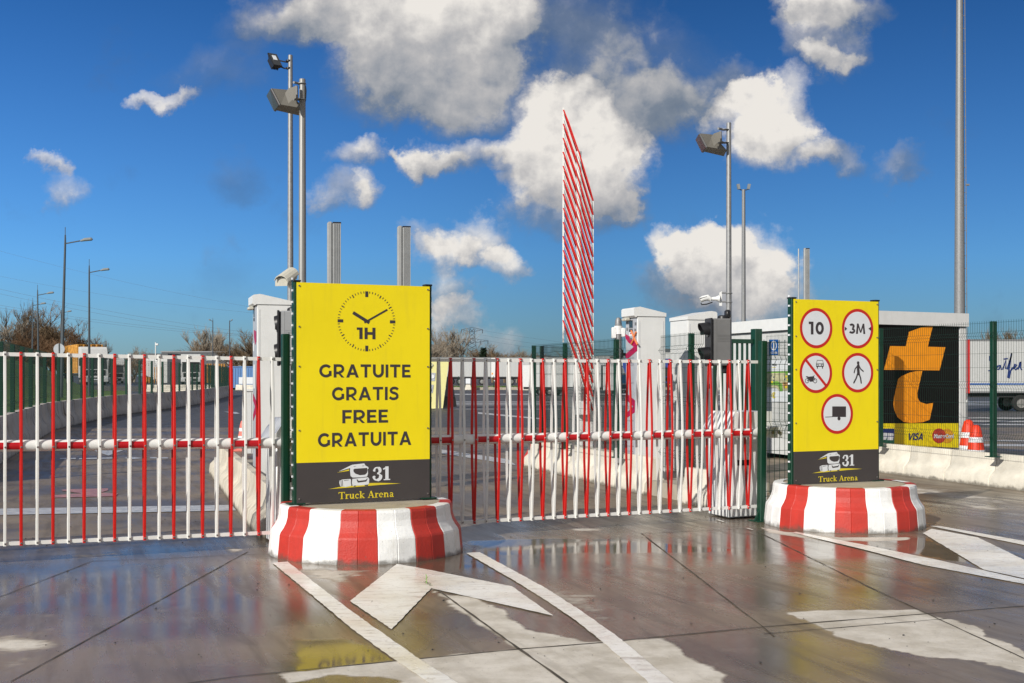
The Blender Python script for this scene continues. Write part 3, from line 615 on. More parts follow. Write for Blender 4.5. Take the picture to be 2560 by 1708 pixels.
# ------------------------------------------------------------------ lettering
def text_mesh(txt, x0, x1, z0, z1, bold=.03):
    cu = bpy.data.curves.new('t', 'FONT'); cu.body = txt; cu.offset = bold; cu.resolution_u = 6
    o = bpy.data.objects.new('t', cu); COL.objects.link(o); bpy.context.view_layer.update()
    me = bpy.data.meshes.new_from_object(o.evaluated_get(bpy.context.evaluated_depsgraph_get()))
    vs = [v.co.copy() for v in me.vertices]; fs = [tuple(p.vertices) for p in me.polygons]
    bpy.data.objects.remove(o); bpy.data.curves.remove(cu); bpy.data.meshes.remove(me)
    ax, bx = min(v.x for v in vs), max(v.x for v in vs); ay, by = min(v.y for v in vs), max(v.y for v in vs)
    return [(x0 + (v.x - ax) / (bx - ax) * (x1 - x0), z0 + (v.y - ay) / (by - ay) * (z1 - z0)) for v in vs], fs
def sans_text(mb, txt, x0, x1, z0, z1, y, t=.19, gap=.13, m=0, P=None):
    """bold geometric capitals drawn as strokes; P maps local (x, z) to a point when given"""
    h = t / 2
    def rect(a, b, c_, d): return [(a, b), (c_, b), (c_, d), (a, d)]
    def rib(pts, wd=None):
        pts = [Vector(p) for p in pts]; L_ = []; R_ = []
        for i, p in enumerate(pts):
            tt = (pts[min(i + 1, len(pts) - 1)] - pts[max(i - 1, 0)]).normalized(); n = Vector((-tt.y, tt.x)); L_.append(p + n * (wd or t) / 2); R_.append(p - n * (wd or t) / 2)
        return [[L_[i], R_[i], R_[i + 1], L_[i + 1]] for i in range(len(pts) - 1)]
    A = lambda w_: [[(0, 0), (t * 1.08, 0), (w_ / 2 + t * .5, 1), (w_ / 2 - t * .5, 1)], [(w_, 0), (w_ - t * 1.08, 0), (w_ / 2 - t * .5, 1), (w_ / 2 + t * .5, 1)], rect(.22, .20, w_ - .22, .20 + t * .85)]
    g = {'H': ([rect(0, 0, t, 1), rect(.86 - t, 0, .86, 1), rect(t, .5 - h, .86 - t, .5 + h)], .86), 'I': ([rect(0, 0, t, 1)], t), 'T': ([rect(0, 1 - t * .9, .84, 1), rect(.42 - h, 0, .42 + h, 1 - t * .9)], .84),
         'E': ([rect(0, 0, t, 1), rect(t, 0, .70, t * .9), rect(t, 1 - t * .9, .68, 1), rect(t, .5 - h * .85, .62, .5 + h * .85)], .70), 'F': ([rect(0, 0, t, 1), rect(t, 1 - t * .9, .68, 1), rect(t, .44 - h * .85, .62, .44 + h * .85)], .66),
         'A': (A(1.0), 1.0), 'V': ([[(x, 1 - z) for x, z in q] for q in A(1.0)[:2]], 1.0), 'U': (rib([(h, 1), (h, .45)] + arc(.44, .44, .44 - h, .44 - h * .9, 180, 360, 16) + [(.88 - h, .45), (.88 - h, 1)]), .88),
         'R': ([rect(0, 0, t, 1)] + rib([(t, 1 - h * .9), (.44, 1 - h * .9)] + arc(.46, .655, .27, .345 - h * .9, 88, -88, 14) + [(.44, .31 + h * .9 - .06), (t, .31 + h * .9 - .06)], t * .92) + [[(.34, .3), (.56, .3), (.84, 0), (.62, 0)]], .84),
         'G': (rib(arc(.52, .5, .52 - h, .5 - h, 42, 318, 30), t * .97) + [rect(.96 - t * .97, .12, .96, .5)], .98), 'S': (rib([(.70, .80), (.60, .88), (.46, .915), (.30, .905), (.17, .84), (.115, .73), (.15, .63), (.28, .56), (.44, .52), (.58, .46), (.655, .35), (.64, .22), (.54, .125), (.38, .085), (.22, .095), (.10, .15), (.03, .22)], t * .95), .74),
         '1': ([rect(.20, 0, .20 + t * 1.05, 1), rect(0, 1 - t * .85, .20, 1)], .20 + t * 1.05), '0': (rib(arc(.39, .5, .39 - h, .5 - h, 90, 450, 36)), .78), '3': (rib(arc(.30, .735, .21, .265 - h, 155, -75, 16), t * .95) + rib(arc(.30, .29, .27, .29 - h, 88, -152, 18), t * .95), .62),
         'M': ([[(0, 0), (t, 0), (.12 + t * .8, 1), (.12, 1)], [(1.06, 0), (1.06 - t, 0), (.94 - t * .8, 1), (.94, 1)], [(.12, 1), (.12 + t * .8, 1), (.60, .12), (.46, .12)], [(.94, 1), (.94 - t * .8, 1), (.46, .12), (.60, .12)]], 1.06)}
    tot = sum(g[c_][1] for c_ in txt) + gap * (len(txt) - 1); k = (x1 - x0) / tot; x = x0; q = 0
    for c_ in txt:
        for pl in g[c_][0]:
            q += 1; yy = y - .00012 * (q % 5)
            pts = [(x + p[0] * k, z0 + p[1] * (z1 - z0)) for p in pl]
            mb.add([P(a, b) if P else (a, yy, b) for a, b in pts], [(0, 1, 2, 3)], m)
        x += (g[c_][1] + gap) * k
def stroke(mb, pts, wd, y, m=0):
    """flat ribbon in the local xz plane, mitred"""
    pts = [Vector((p[0], p[1])) for p in pts]; L_ = []; R_ = []
    for i, p in enumerate(pts):
        t = (pts[min(i + 1, len(pts) - 1)] - pts[max(i - 1, 0)]).normalized(); n = Vector((-t.y, t.x))
        w_ = wd[i] if isinstance(wd, (list, tuple)) else wd
        L_.append(p + n * w_ / 2); R_.append(p - n * w_ / 2)
    vs = [(q.x, y, q.y) for ab in zip(L_, R_) for q in ab]
    mb.add(vs, [(2 * i, 2 * i + 1, 2 * i + 3, 2 * i + 2) for i in range(len(pts) - 1)], m)
def poly(mb, pts, y, m=0): mb.add([(p[0], y, p[1]) for p in pts], [tuple(range(len(pts)))], m)
def disc(mb, c, r, y, n=48, r_in=0, m=0, sx=1):
    o = [(c[0] + sx * r * math.cos(2 * math.pi * i / n), c[1] + r * math.sin(2 * math.pi * i / n)) for i in range(n)]
    if not r_in: poly(mb, o, y, m); return
    i_ = [(c[0] + sx * r_in * math.cos(2 * math.pi * i / n), c[1] + r_in * math.sin(2 * math.pi * i / n)) for i in range(n)]
    vs = [(p[0], y, p[1]) for p in o] + [(p[0], y, p[1]) for p in i_]
    mb.add(vs, [(i, (i + 1) % n, n + (i + 1) % n, n + i) for i in range(n)], m)
def arc(cx, cy, rx, ry, a0, a1, n=14): return [(cx + rx * math.cos(R(a0 + (a1 - a0) * i / n)), cy + ry * math.sin(R(a0 + (a1 - a0) * i / n))) for i in range(n + 1)]
# serif glyphs in a unit-x-height-ish box: list of (points, width); y up, cap height 1
def serif_glyph(ch):
    T, t = .17, .07
    d = {'T': ([([(.0, .96), (.8, .96)], .09), ([(.4, .96), (.4, .0)], T), ([(.22, .03), (.58, .03)], t), ([(.03, .98), (.03, .76)], t), ([(.77, .98), (.77, .76)], t)], .84),
         'r': ([([(.16, .66), (.16, 0)], T), ([(.0, .03), (.38, .03)], t), ([(.02, .65), (.2, .65)], t), ([(.2, .45), (.28, .60), (.42, .62)], .12), (arc(.43, .58, .035, .035, 0, 340, 8), .07)], .52),
         'u': ([([(.15, .66), (.15, .2), (.2, .08), (.32, .06), (.45, .12)], .15), ([(.5, .68), (.5, 0)], T), ([(.0, .65), (.2, .65)], t), ([(.36, .65), (.5, .65)], t), ([(.48, .03), (.68, .03)], t)], .72),
         'c': ([(arc(.3, .33, .22, .29, 50, 310), .13), (arc(.43, .52, .04, .04, 0, 340, 8), .08)], .58),
         'k': ([([(.16, 1.02), (.16, 0)], T), ([(.0, 1.0), (.2, 1.0)], t), ([(.0, .03), (.33, .03)], t), ([(.2, .3), (.5, .62)], .07), ([(.28, .38), (.55, .03)], .15), ([(.42, .03), (.7, .03)], t), ([(.38, .64), (.64, .64)], t)], .74),
         ' ': ([], .32),
         'A': ([([(.12, .0), (.42, .98)], .08), ([(.42, 1.0), (.72, 0)], T), ([(.2, .34), (.62, .34)], t), ([(.0, .03), (.28, .03)], t), ([(.56, .03), (.9, .03)], t)], .92),
         'e': ([(arc(.3, .34, .22, .29, 0, 310), .12), ([(.1, .36), (.54, .36)], t)], .62),
         'n': ([([(.16, .66), (.16, 0)], T), ([(.0, .03), (.33, .03)], t), ([(.02, .65), (.2, .65)], t), ([(.2, .5), (.32, .62), (.45, .6), (.53, .48), (.53, 0)], .14), ([(.4, .03), (.7, .03)], t)], .74),
         'a': ([([(.12, .53), (.2, .62), (.34, .62), (.43, .52), (.43, .1), (.5, .03), (.58, .06)], .13), (arc(.25, .18, .14, .15, 20, 360), .11)], .62),
         '3': ([(arc(.3, .73, .2, .21, 160, -80), [.10] * 6 + [.2] * 6 + [.12] * 3), (arc(.3, .27, .24, .24, 90, -165), [.1] * 4 + [.22] * 6 + [.12] * 5), (arc(.12, .74, .05, .05, 0, 340, 8), .09), (arc(.1, .24, .06, .06, 0, 340, 8), .1)], .66),
         '1': ([([(.3, 1.0), (.3, 0)], .22), ([(.08, .04), (.52, .04)], .08), ([(.05, .8), (.3, .95)], .1)], .58)}
    return d[ch]
def serif_text(mb, txt, x0, x1, z0, z1, y, m=0):
    tot = sum(serif_glyph(c)[1] for c in txt); k = (x1 - x0) / tot; hz = z1 - z0; x = x0
    for c in txt:
        g, adv = serif_glyph(c)
        for pts, wd in g:
            P = [Vector((p[0], p[1])) for p in pts]; L_ = []; R_ = []
            for i, p in enumerate(P):
                tt = (P[min(i + 1, len(P) - 1)] - P[max(i - 1, 0)]).normalized(); n = Vector((-tt.y, tt.x)); ww = wd[min(i, len(wd) - 1)] if isinstance(wd, list) else wd
                L_.append(p + n * ww / 2); R_.append(p - n * ww / 2)
            vs = [(x + q.x * k, y - random.uniform(0, .0004), z0 + q.y * hz) for ab in zip(L_, R_) for q in ab]
            mb.add(vs, [(2 * i, 2 * i + 1, 2 * i + 3, 2 * i + 2) for i in range(len(P) - 1)], m)
        x += adv * k
def truck_logo(root, ox, oz, k, y):
    """lorry drawing with road sweep; logo coordinates are metres round its centre"""
    q = lambda pts: [(ox + (x - 1130) * k, oz - (z - 300) * k) for x, z in pts]
    g = MB(); poly(g, q([(763,410),(1000,378),(1200,366),(1300,368),(1515,382),(1300,388),(1000,402)]), y)
    poly(g, q([(848,252),(975,222),(975,237)]), y); g.build('logo_road', M_YTXT, root)
    wm = MB()
    poly(wm, q([(868,240),(1000,180),(1012,196),(985,210)]), y - .0006)
    poly(wm, q([(985,208),(1005,178),(1130,168),(1143,190),(1172,206),(1176,222),(1166,224),(1170,270),(1160,300),(1100,306),(1010,305),(990,290),(984,240)]), y - .0008)
    poly(wm, q([(1008,318),(1168,307),(1182,325),(1180,368),(1165,383),(1040,386),(1014,392),(1000,372)]), y - .0006)
    poly(wm, q([(878,330),(905,321),(985,318),(1000,330),(996,386),(940,396),(885,388),(874,352)]), y - .0006)
    wm.build('logo_truck', M_SIGNW, root)
    d = MB()
    poly(d, q([(1018,226),(1030,218),(1160,214),(1164,240),(1158,264),(1138,281),(1085,284),(1040,268),(1020,248)]), y - .0014)
    poly(d, q([(1050,325),(1060,325),(1072,340),(1146,334),(1158,320),(1166,320),(1150,350),(1064,357)]), y - .0014)
    for x in (888, 903): poly(d, q([(x, 326), (x + 5, 326), (x + 9, 386), (x + 3, 386)]), y - .0014)
    poly(d, q([(994,326),(1002,324),(1000,350),(1008,384),(998,388),(992,356)]), y - .0016)
    poly(d, q([(920,331),(975,326),(975,329),(922,336)]), y - .0014)
    poly(d, q([(1018,386),(1044,384),(1042,394),(1022,395)]), y - .0014); poly(d, q([(1132,382),(1172,380),(1166,392),(1136,392)]), y - .0014)
    poly(d, q([(1015,196),(1050,192),(1030,198)]), y - .0014); poly(d, q([(1100,192),(1135,189),(1120,196)]), y - .0014)
    d.build('logo_dark', M_CHAR, root)  # charcoal print of the drawing: windscreen, grille and lines
def make_sign(loc, W, H, zb, charf, label, plateY=-.02):
    root = thing('sign_board', label, 'sign', loc, PH, None)
    p = MB(); p.box(-W / 2, W / 2, -.012, .0, zb + charf, zb + H); p.build('yellow_panel', M_YEL, root)
    p = MB(); p.box(-W / 2, W / 2, -.0125, .0, zb, zb + charf - .001); p.build('dark_panel', M_CHAR, root)
    for s in (-1, 1):
        q = MB(); x = s * (W / 2 - .005)
        q.box(x - .03, x + .03, .002, .072, zb - .004, zb + H + .006, b=.004)
        for i in range(19): z = zb + .06 + i * (H - .1) / 18; q.box(x - .036, x - .030, .018, .056, z, z + .05) if s < 0 else q.box(x + .030, x + .036, .018, .056, z, z + .05)
        q.box(x - .08, x + .07, -.03, .11, zb - .008, zb + .002)
        q.build('post', M_GREEN, root)
        c = MB(); c.box(x - .036, x + .036, -.004, .078, zb + H + .006, zb + H + .022, b=.004); c.build('post_cap', M_BLACK, root)
        if s < 0:
            f = MB()
            for i in range(19): z = zb + .125 + i * (H - .1) / 18; f.box(x - .040, x - .030, .026, .05, z, z + .018)
            f.build('fixing_clip', M_SIGNW, root)
    r = MB()
    for s in (-1, 1):
        for z in (.02, .33, .62, .80, .985): r.tube([(s * (W / 2 - .02), -.012, zb + z * H), (s * (W / 2 - .02), -.019, zb + z * H)], .008, 8)
    r.build('rivet', M_STEEL, root)
    return root
# sign 1: points of the photo are projected onto the sign's own plane to get local metres
def plane_local(px, py, loc, rz=PH):
    d = Vector(((px - 1280) / F, 1, (HZ - py) / F)); n = Vector((math.sin(rz), -math.cos(rz), 0)); o = Vector((0, 0, HC))
    t = (Vector(loc) - o).dot(n) / d.dot(n); p = o + d * t - Vector(loc)
    return (p.x * math.cos(rz) + p.y * math.sin(rz), p.z)
s1 = Vector((-1.345, 10.94, 0)); W1 = 1.257
s1r = make_sign(s1, W1, 1.968, .465, .36, 'tall yellow sign with a one-hour clock and the word free in four languages')
c1 = lambda x, y: plane_local(720 + x / 3.0152, 680 + y / 3.0152, s1)
YF = -.0135
def clockface():
    C0 = c1(590, 373); r = .2735
    m1 = MB()
    for i in range(60):
        a = 2 * math.pi * i / 60; big = i % 15 == 0; mid = i % 5 == 0
        r0 = r - (.052 if big else .030 if mid else .019); wd = .028 if big else .0095 if mid else .0065
        stroke(m1, [(C0[0] + r0 * math.sin(a), C0[1] + r0 * math.cos(a)), (C0[0] + r * math.sin(a), C0[1] + r * math.cos(a))], wd, YF)
    m1.build('clock_ticks', M_INK, s1r)
    m2 = MB(); q = lambda pts: [c1(*p) for p in pts]
    stroke(m2, q([(487, 307), (610, 384)]), .030, YF); stroke(m2, q([(572, 383), (745, 285)]), .0165, YF - .0004); m2.build('clock_hands', M_INK, s1r)
clockface()
for txt, bx, bo in (('1H', (515, 655, 420, 507), .045), ('GRATUITE', (232, 920, 697, 796), .035), ('GRATIS', (328, 828, 867, 967), .035), ('FREE', (406, 750, 1039, 1138), .035), ('GRATUITA', (222, 925, 1208, 1312), .035)):
    xm = [c1(bx[0], (bx[2] + bx[3]) / 2), c1(bx[1], (bx[2] + bx[3]) / 2)]; cxm = (bx[0] + bx[1]) / 2
    z1 = c1(cxm, bx[2])[1]; z0 = c1(cxm, bx[3])[1]
    t = MB(); sans_text(t, txt, xm[0][0], xm[1][0], z0, z1, YF, t=.24 if len(txt) < 3 else .215, gap=.16 if len(txt) < 3 else .15); t.build('lettering', M_INK, s1r)
def brand(root, conv, logo_c, k, t31, tname):
    truck_logo(root, logo_c[0], logo_c[1], k, YF - .001)
    m = MB(); serif_text(m, '31', *t31, YF - .001); m.build('lettering', M_SIGNW, root)
    ws = [sum(serif_glyph(q)[1] for q in w_) for w_ in ('Truck', ' ', 'Arena')]; kk = (tname[1] - tname[0]) / sum(ws); xx = tname[0]
    for w_, wl in zip(('Truck', ' ', 'Arena'), ws):
        if w_ != ' ': m = MB(); serif_text(m, w_, xx, xx + wl * kk, tname[2], tname[3], YF - .001); m.build('lettering', M_YTXT, root)
        xx += wl * kk
l1 = lambda x, y: plane_local(640 + x / 4.1964, 1120 + y / 4.1964, s1)
cc = l1(1130, 300); a = l1(1218, 270); b_ = l1(1412, 270); zt_ = l1(1310, 195)[1]; zb_ = l1(1310, 338)[1]
n0 = l1(862, 495); n1 = l1(1442, 487); nz1 = l1(1150, 452)[1]; nz0 = l1(1150, 524)[1]
K1 = (b_[0] - a[0]) / (1412 - 1218)
brand(s1r, l1, cc, K1, (a[0], b_[0], zb_, zt_), (n0[0], n1[0], nz0, nz1))
s2 = Vector((3.50, 12.95, 0)); W2 = 1.135
s2r = make_sign(s2, W2, 1.962, .452, .345, 'tall yellow sign with five round red-rimmed traffic symbols')
c2 = lambda x, y: plane_local(1940 + x / 3.1367, 740 + y / 3.1367, s2)
def sign2_art():
    ctr = ((309, 253), (634, 257), (307, 604), (634, 602), (473, 925)); R_ = [MB() for _ in ctr]; Wh = [MB() for _ in ctr]; I_ = [MB() for _ in ctr]
    for i, (x, y) in enumerate(ctr):
        c = c2(x, y); disc(R_[i], c, .2155, YF, 64, .183); disc(Wh[i], c, .1835, YF - .0002, 64)
        if i == 2: stroke(R_[i], [(c[0] - .132, c[1] + .135), (c[0] + .132, c[1] - .135)], .03, YF - .002)
    def t(ink, txt, x0, x1, y0, y1, tt, gap=.14):
        A = c2(x0, (y0 + y1) / 2); B_ = c2(x1, (y0 + y1) / 2); z0 = c2((x0 + x1) / 2, y1)[1]; z1 = c2((x0 + x1) / 2, y0)[1]
        sans_text(ink, txt, A[0], B_[0], z0, z1, YF - .001, tt, gap)
    t(I_[0], '10', 250, 368, 203, 303, .23, .2); t(I_[1], '3M', 567, 693, 217, 298, .22, .14)
    q = lambda pts: [c2(*p) for p in pts]; Y_ = YF - .001
    ink, wh = I_[1], Wh[1]; poly(ink, q([(531,241),(550,257),(531,273)]), Y_ - .0022); poly(ink, q([(738,241),(717,257),(738,275)]), Y_ - .0022)
    ink, wh = I_[2], Wh[2]
    stroke(ink, q([(310,533),(316,505),(359,505),(365,533)]), .006, Y_); poly(ink, q([(308,531),(367,530),(367,555),(308,556)]), Y_ - .0002)
    for x in (314, 354): poly(ink, q([(x,555),(x+7,555),(x+7,570),(x,570)]), Y_)
    for x in (317, 357): disc(wh, c2(x, 543), .008, Y_ - .0006, 14)
    poly(wh, q([(326,536),(348,536),(348,548),(326,548)]), Y_ - .0006)
    I_.append(MB()); R_.append(None); Wh.append(None); ink = I_[5]
    for x in (236, 300): disc(ink, c2(x, 666), .026, Y_, 24, .019)
    for pts, wd in (([(236,666),(262,655)], .008), ([(300,666),(288,630)], .007), ([(282,632),(296,624)], .006), ([(228,634),(250,638)], .01)): stroke(ink, q(pts), wd, Y_ - .0001)
    poly(ink, q([(232,628),(250,634),(262,632),(284,630),(293,640),(286,655),(284,672),(258,673),(252,655),(240,648),(236,636)]), Y_ - .0003)
    ink = I_[3]; disc(ink, c2(637, 525), .0175, Y_, 20)
    for pts, wd in (([(638,546),(637,575),(640,610)], .036), ([(645,552),(658,575),(677,591)], .0145), ([(629,553),(613,573),(606,602)], .0145), ([(634,606),(622,645),(603,681)], .0175), ([(643,606),(656,645),(661,682)], .0175)):
        stroke(ink, q(pts), wd, Y_ - random.uniform(0, .0005))
        for e in (pts[0], pts[-1]): disc(ink, c2(*e), wd / 2, Y_ - random.uniform(.0006, .001), 12)
    ink = I_[4]; poly(ink, q([(434,866),(542,866),(542,949),(434,949)]), Y_); disc(ink, c2(487, 961), .0205, Y_ - .0003, 24); stroke(ink, q([(379,950),(440,947)]), .0065, Y_ - .0005)
    for i in range(5): R_[i].build('symbol_ring', M_SIGNR, s2r); Wh[i].build('symbol_disc', M_SIGNW, s2r)
    for q_ in I_: q_.build('symbol', M_INK, s2r)
sign2_art()
cc = c2(430, 1296); a = c2(513, 1290); b_ = c2(611, 1286); n0 = c2(326, 1430); n1 = c2(634, 1424)
brand(s2r, c2, c2(470, 1310), K1 * .985, (a[0], b_[0], c2(562, 1331)[1], c2(562, 1244)[1]), (n0[0], n1[0], c2(480, 1451)[1], c2(480, 1409)[1]))
# ------------------------------------------------------------------ mesh fences
def wire_panel(Wd, z0, z1, folds=(.12, .52, .90), r=.0026, sx=.05, nsides=4, sh=.05):
    """welded mesh panel in local xz plane with V folds"""
    mb = MB(); H = z1 - z0; prof = []
    for f in folds:
        zc = z0 + f * H; prof += [(zc - .05, 0), (zc, -.035), (zc + .05, 0)]
    prof = [(z0, 0)] + prof + [(z1 + .03, 0)]
    n = int(Wd / sx)
    for i in range(n + 1): x = i * Wd / n; mb.tube([(x, y, z) for z, y in prof], r, nsides, cap=False)
    zs = [(z, y) for z, y in prof[1:-1]] + [(z0 + .02, 0), (z1, 0)]
    edges = sorted(z for z, _ in zs)
    for a_, b2 in zip(edges[:-1], edges[1:]):
        if b2 - a_ > .22:
            kk = int((b2 - a_) / .18)
            for j in range(1, kk): zs.append((a_ + (b2 - a_) * j / kk, 0))
    for z, y in zs: mb.tube([(0, y - r, z), (Wd, y - r, z)], r * 1.25, nsides, cap=False)
    return mb
def fence_post(h, z0=0, w_=.06, foot=True):
    q = MB(); q.box(-w_ / 2, w_ / 2, -w_ / 2, w_ / 2, z0, z0 + h, b=.006)
    q.box(-w_ * .18, w_ * .18, -w_ / 2 - .004, -w_ / 2, z0, z0 + h)
    if foot: q.box(-w_ * 1.1, w_ * 1.1, -w_ * 1.1, w_ * 1.1, z0, z0 + .012)
    return q
def fence_row(pts, z0, z1, label, r=.0026, posts=None, sx=.05, folds=(.12, .52, .90), group=None, zp=None, w_=.06):
    """posts at every point, one panel between neighbours; pts are world ground points"""
    root = thing('mesh_fence', label, 'fence', (pts[0][0], pts[0][1], 0), 0, group)
    base = Vector((pts[0][0], pts[0][1], 0)); cache = {}
    pm = None
    for i, p in enumerate(pts):
        if posts is not None and i not in posts: continue
        if pm is None:
            pm = fence_post((zp or z1 + .02) - z0, z0, w_).build('post', M_GREEN, root); o = pm
        else: o = pm.copy(); COL.objects.link(o)
        nx_ = pts[min(i + 1, len(pts) - 1)]; pv = pts[max(i - 1, 0)]
        o.location = Vector((p[0], p[1], 0)) - base; o.rotation_euler = (0, 0, math.atan2(nx_[1] - pv[1], nx_[0] - pv[0]))
    for a_, b2 in zip(pts[:-1], pts[1:]):
        d = Vector((b2[0] - a_[0], b2[1] - a_[1])); Ln = round(d.length, 2)
        if Ln not in cache: cache[Ln] = wire_panel(Ln, z0 + .06, z1, folds, r, sx).build('mesh_panel', M_WIRE, root); o = cache[Ln]
        else: o = cache[Ln].copy(); COL.objects.link(o)
        ang = math.atan2(d.y, d.x); o.rotation_euler = (0, 0, ang)
        o.location = Vector((a_[0], a_[1], 0)) - base + Vector((math.sin(ang), -math.cos(ang), 0)) * .036
    return root
# near post and panel running into the right sign
pA = G(1903, 1304)
rt = thing('mesh_fence', 'green fence post and mesh panel between the right boom and traffic symbol sign', 'fence', (pA.x, pA.y, 0), PH)
q = fence_post(1.985, 0, .075); q.box(-.1, .1, -.1, .1, 0, .015); q.prism([(-.09, .015), (-.04, .015), (-.04, .11)], -.01, .01); q.prism([(.09, .015), (.04, .015), (.04, .11)], -.01, .01)
o = q.build('post', M_GREEN, rt); o.rotation_euler = (0, R(.6), 0)
o = wire_panel(.42, .05, 1.97, r=.003, sx=.062).build('mesh_panel', M_WIRE, rt); o.location = (.03, -.01, 0)
pB = Vector((-2.08, 11.02, 0))
rt = thing('mesh_fence', 'green fence post and narrow mesh panel at the left edge of the clock sign', 'fence', (pB.x, pB.y, 0), PH)
fence_post(1.985, 0, .07).build('post', M_GREEN, rt)
o = wire_panel(.17, .05, 1.97, r=.003, sx=.06).build('mesh_panel', M_WIRE, rt); o.location = (.03, -.01, 0)
# ------------------------------------------------------------------ concrete barriers
def barrier_mesh(L_, h, wb, wt, m, nose=None):
    """one safety-barrier casting, local x along its length; chamfered joints"""
    prof = [(-wb, 0), (-wb, .06 * h / .48), (-wb * .93, h * .32), (-wt * 1.55, h * .52), (-wt * 1.1, h * .75), (-wt, h * .97), (-wt * .85, h)]
    prof = prof + [(-x, z) for x, z in prof[::-1]]
    mb = MB(); n = len(prof); xs = [0, .014, L_ - .014, L_]; vs = []
    for i, x in enumerate(xs):
        k = .93 if i in (0, 3) else 1
        vs += [(x, y * k, z if z < .01 else z - (.01 if i in (0, 3) else 0)) for y, z in prof]
    mb.add(vs, [(i * n + j, i * n + (j + 1) % n, (i + 1) * n + (j + 1) % n, (i + 1) * n + j) for i in range(3) for j in range(n)] + [tuple(range(n)), tuple(range(3 * n, 4 * n))])
    return mb
ORDW = 'first second third fourth fifth sixth seventh eighth ninth tenth eleventh twelfth thirteenth fourteenth fifteenth sixteenth seventeenth eighteenth nineteenth twentieth'.split()
def barrier_row(p0, p1, nseg, h, wb, wt, m, label, group, first=None, last=None):
    p0 = Vector(p0); p1 = Vector(p1); d = p1 - p0; L_ = d.length / nseg; ang = math.atan2(d.y, d.x)
    proto = None
    for i in range(nseg):
        lb = first if (i == 0 and first) else last if (i == nseg - 1 and last) else label.replace('#', ORDW[i])
        if proto is None: proto = barrier_mesh(L_ - .015, h, wb, wt, m).build('concrete_barrier', m, None, True); o = proto
        else: o = proto.copy(); COL.objects.link(o)
        q = p0 + d * i / nseg; o.location = (q.x, q.y, .006); o.rotation_euler = (0, 0, ang + random.uniform(-.004, .004))
        tag(o, lb, 'barrier', group)
def off(p, dist): return Vector((p[0] + LD.y * dist, p[1] - LD.x * dist, 0))     # step to the right of the lane direction
a0, a1 = G(645, 1346), G(522, 1183)
barrier_row(off(a0, .19), off(a1, .19), 7, .47, .19, .055, M_CONC, 'low concrete barrier, # from the clock sign block in the row beside the kiosk', 'low barriers left of the clock sign',
            first='low concrete barrier casting with its near end face beside the clock sign block', last='farthest low concrete barrier casting of the row left of the clock sign')
b0, b1 = G(1310, 1166), G(1610, 1238)
barrier_row(off(b0, .18), off(b1, .18), 5, .49, .19, .055, M_CONCW, 'pale concrete barrier, # from the red nose in the row under the mesh fence', 'pale barriers under the mesh fence behind the right boom',
            last='pale concrete barrier at the near end of the row before the chevron kiosk')
nb = G(1310, 1166); nn_ = off(nb, .18)
mb = MB(); mb.lathe([(.20, 0), (.2, .06), (.18, .15), (.11, .26), (.075, .38), (.06, .48), (.0, .49)], n=20)
o = mb.build('barrier_nose', M_BR, None, True); o.location = (nn_.x - LD.x * -.02, nn_.y + .02, .006); tag(o, 'red painted rounded nose at the far end of the pale barrier row', 'barrier')
c0, c1_ = G(1692, 1257), G(1812, 1279)
barrier_row(off(c0, .16), off(c1_, .16), 1, .44, .17, .055, M_CONCW, 'single pale concrete barrier at the foot of the right traffic light pole', None)
d0, d1 = G(2080, 1167), G(2552, 1228)
dv = (d1 - d0).normalized()
barrier_row(d0 + Vector((.2, 0, 0)), d1 + dv * 3.3 + Vector((.2, 0, 0)), 8, .47, .20, .06, M_CONCW, 'cream concrete barrier, # from the left in the row before the orange emblem', 'cream barriers in front of the orange emblem kiosk')
# long stained row curving away on the left
LC = [G(-130, 1215), G(0, 1141), G(74, 1098), G(112, 1077), G(166, 1064), G(212, 1053), G(278, 1039), G(400, 1024), G(469, 1014), G(520, 1004), G(576, 988)]
def resample(pts, step):
    out = [pts[0]]; acc = 0
    cur = pts[0]; i = 1
    while i < len(pts):
        d = (pts[i] - cur).length
        if d >= step: cur = cur + (pts[i] - cur) * step / d; out.append(cur)
        else:
            # walk onto the next leg
            nxt = i + 1
            while nxt < len(pts) and (pts[nxt] - cur).length < step: nxt += 1
            if nxt >= len(pts): break
            a = pts[nxt - 1]; b = pts[nxt]; lo, hi = 0.0, 1.0
            for _ in range(30):
                m_ = (lo + hi) / 2
                if (a + (b - a) * m_ - cur).length < step: lo = m_
                else: hi = m_
            cur = a + (b - a) * hi; out.append(cur); i = nxt
    return out
LCp = resample(LC, 2.3)
proto = barrier_mesh(2.27, .80, .27, .09, None).build('concrete_barrier', M_CONCG, None, True)
for i in range(len(LCp) - 1):
    d = LCp[i + 1] - LCp[i]; o = proto if i == 0 else proto.copy()
    if i: COL.objects.link(o)
    o.location = (LCp[i].x, LCp[i].y, .006); o.rotation_euler = (0, 0, math.atan2(d.y, d.x))
    tag(o, ('stained grey barrier segment, ' + ORDW[i] + ' from the left frame edge under the long green fence') if i < 20 else 'stained grey barrier segment in the far stretch of the row under the green fence', 'barrier', 'stained barriers curving along the left lane')
fence_row(LCp, .80, 2.27, 'long mesh fence on the curving stained barriers at the left', r=.002, sx=.06, w_=.09)
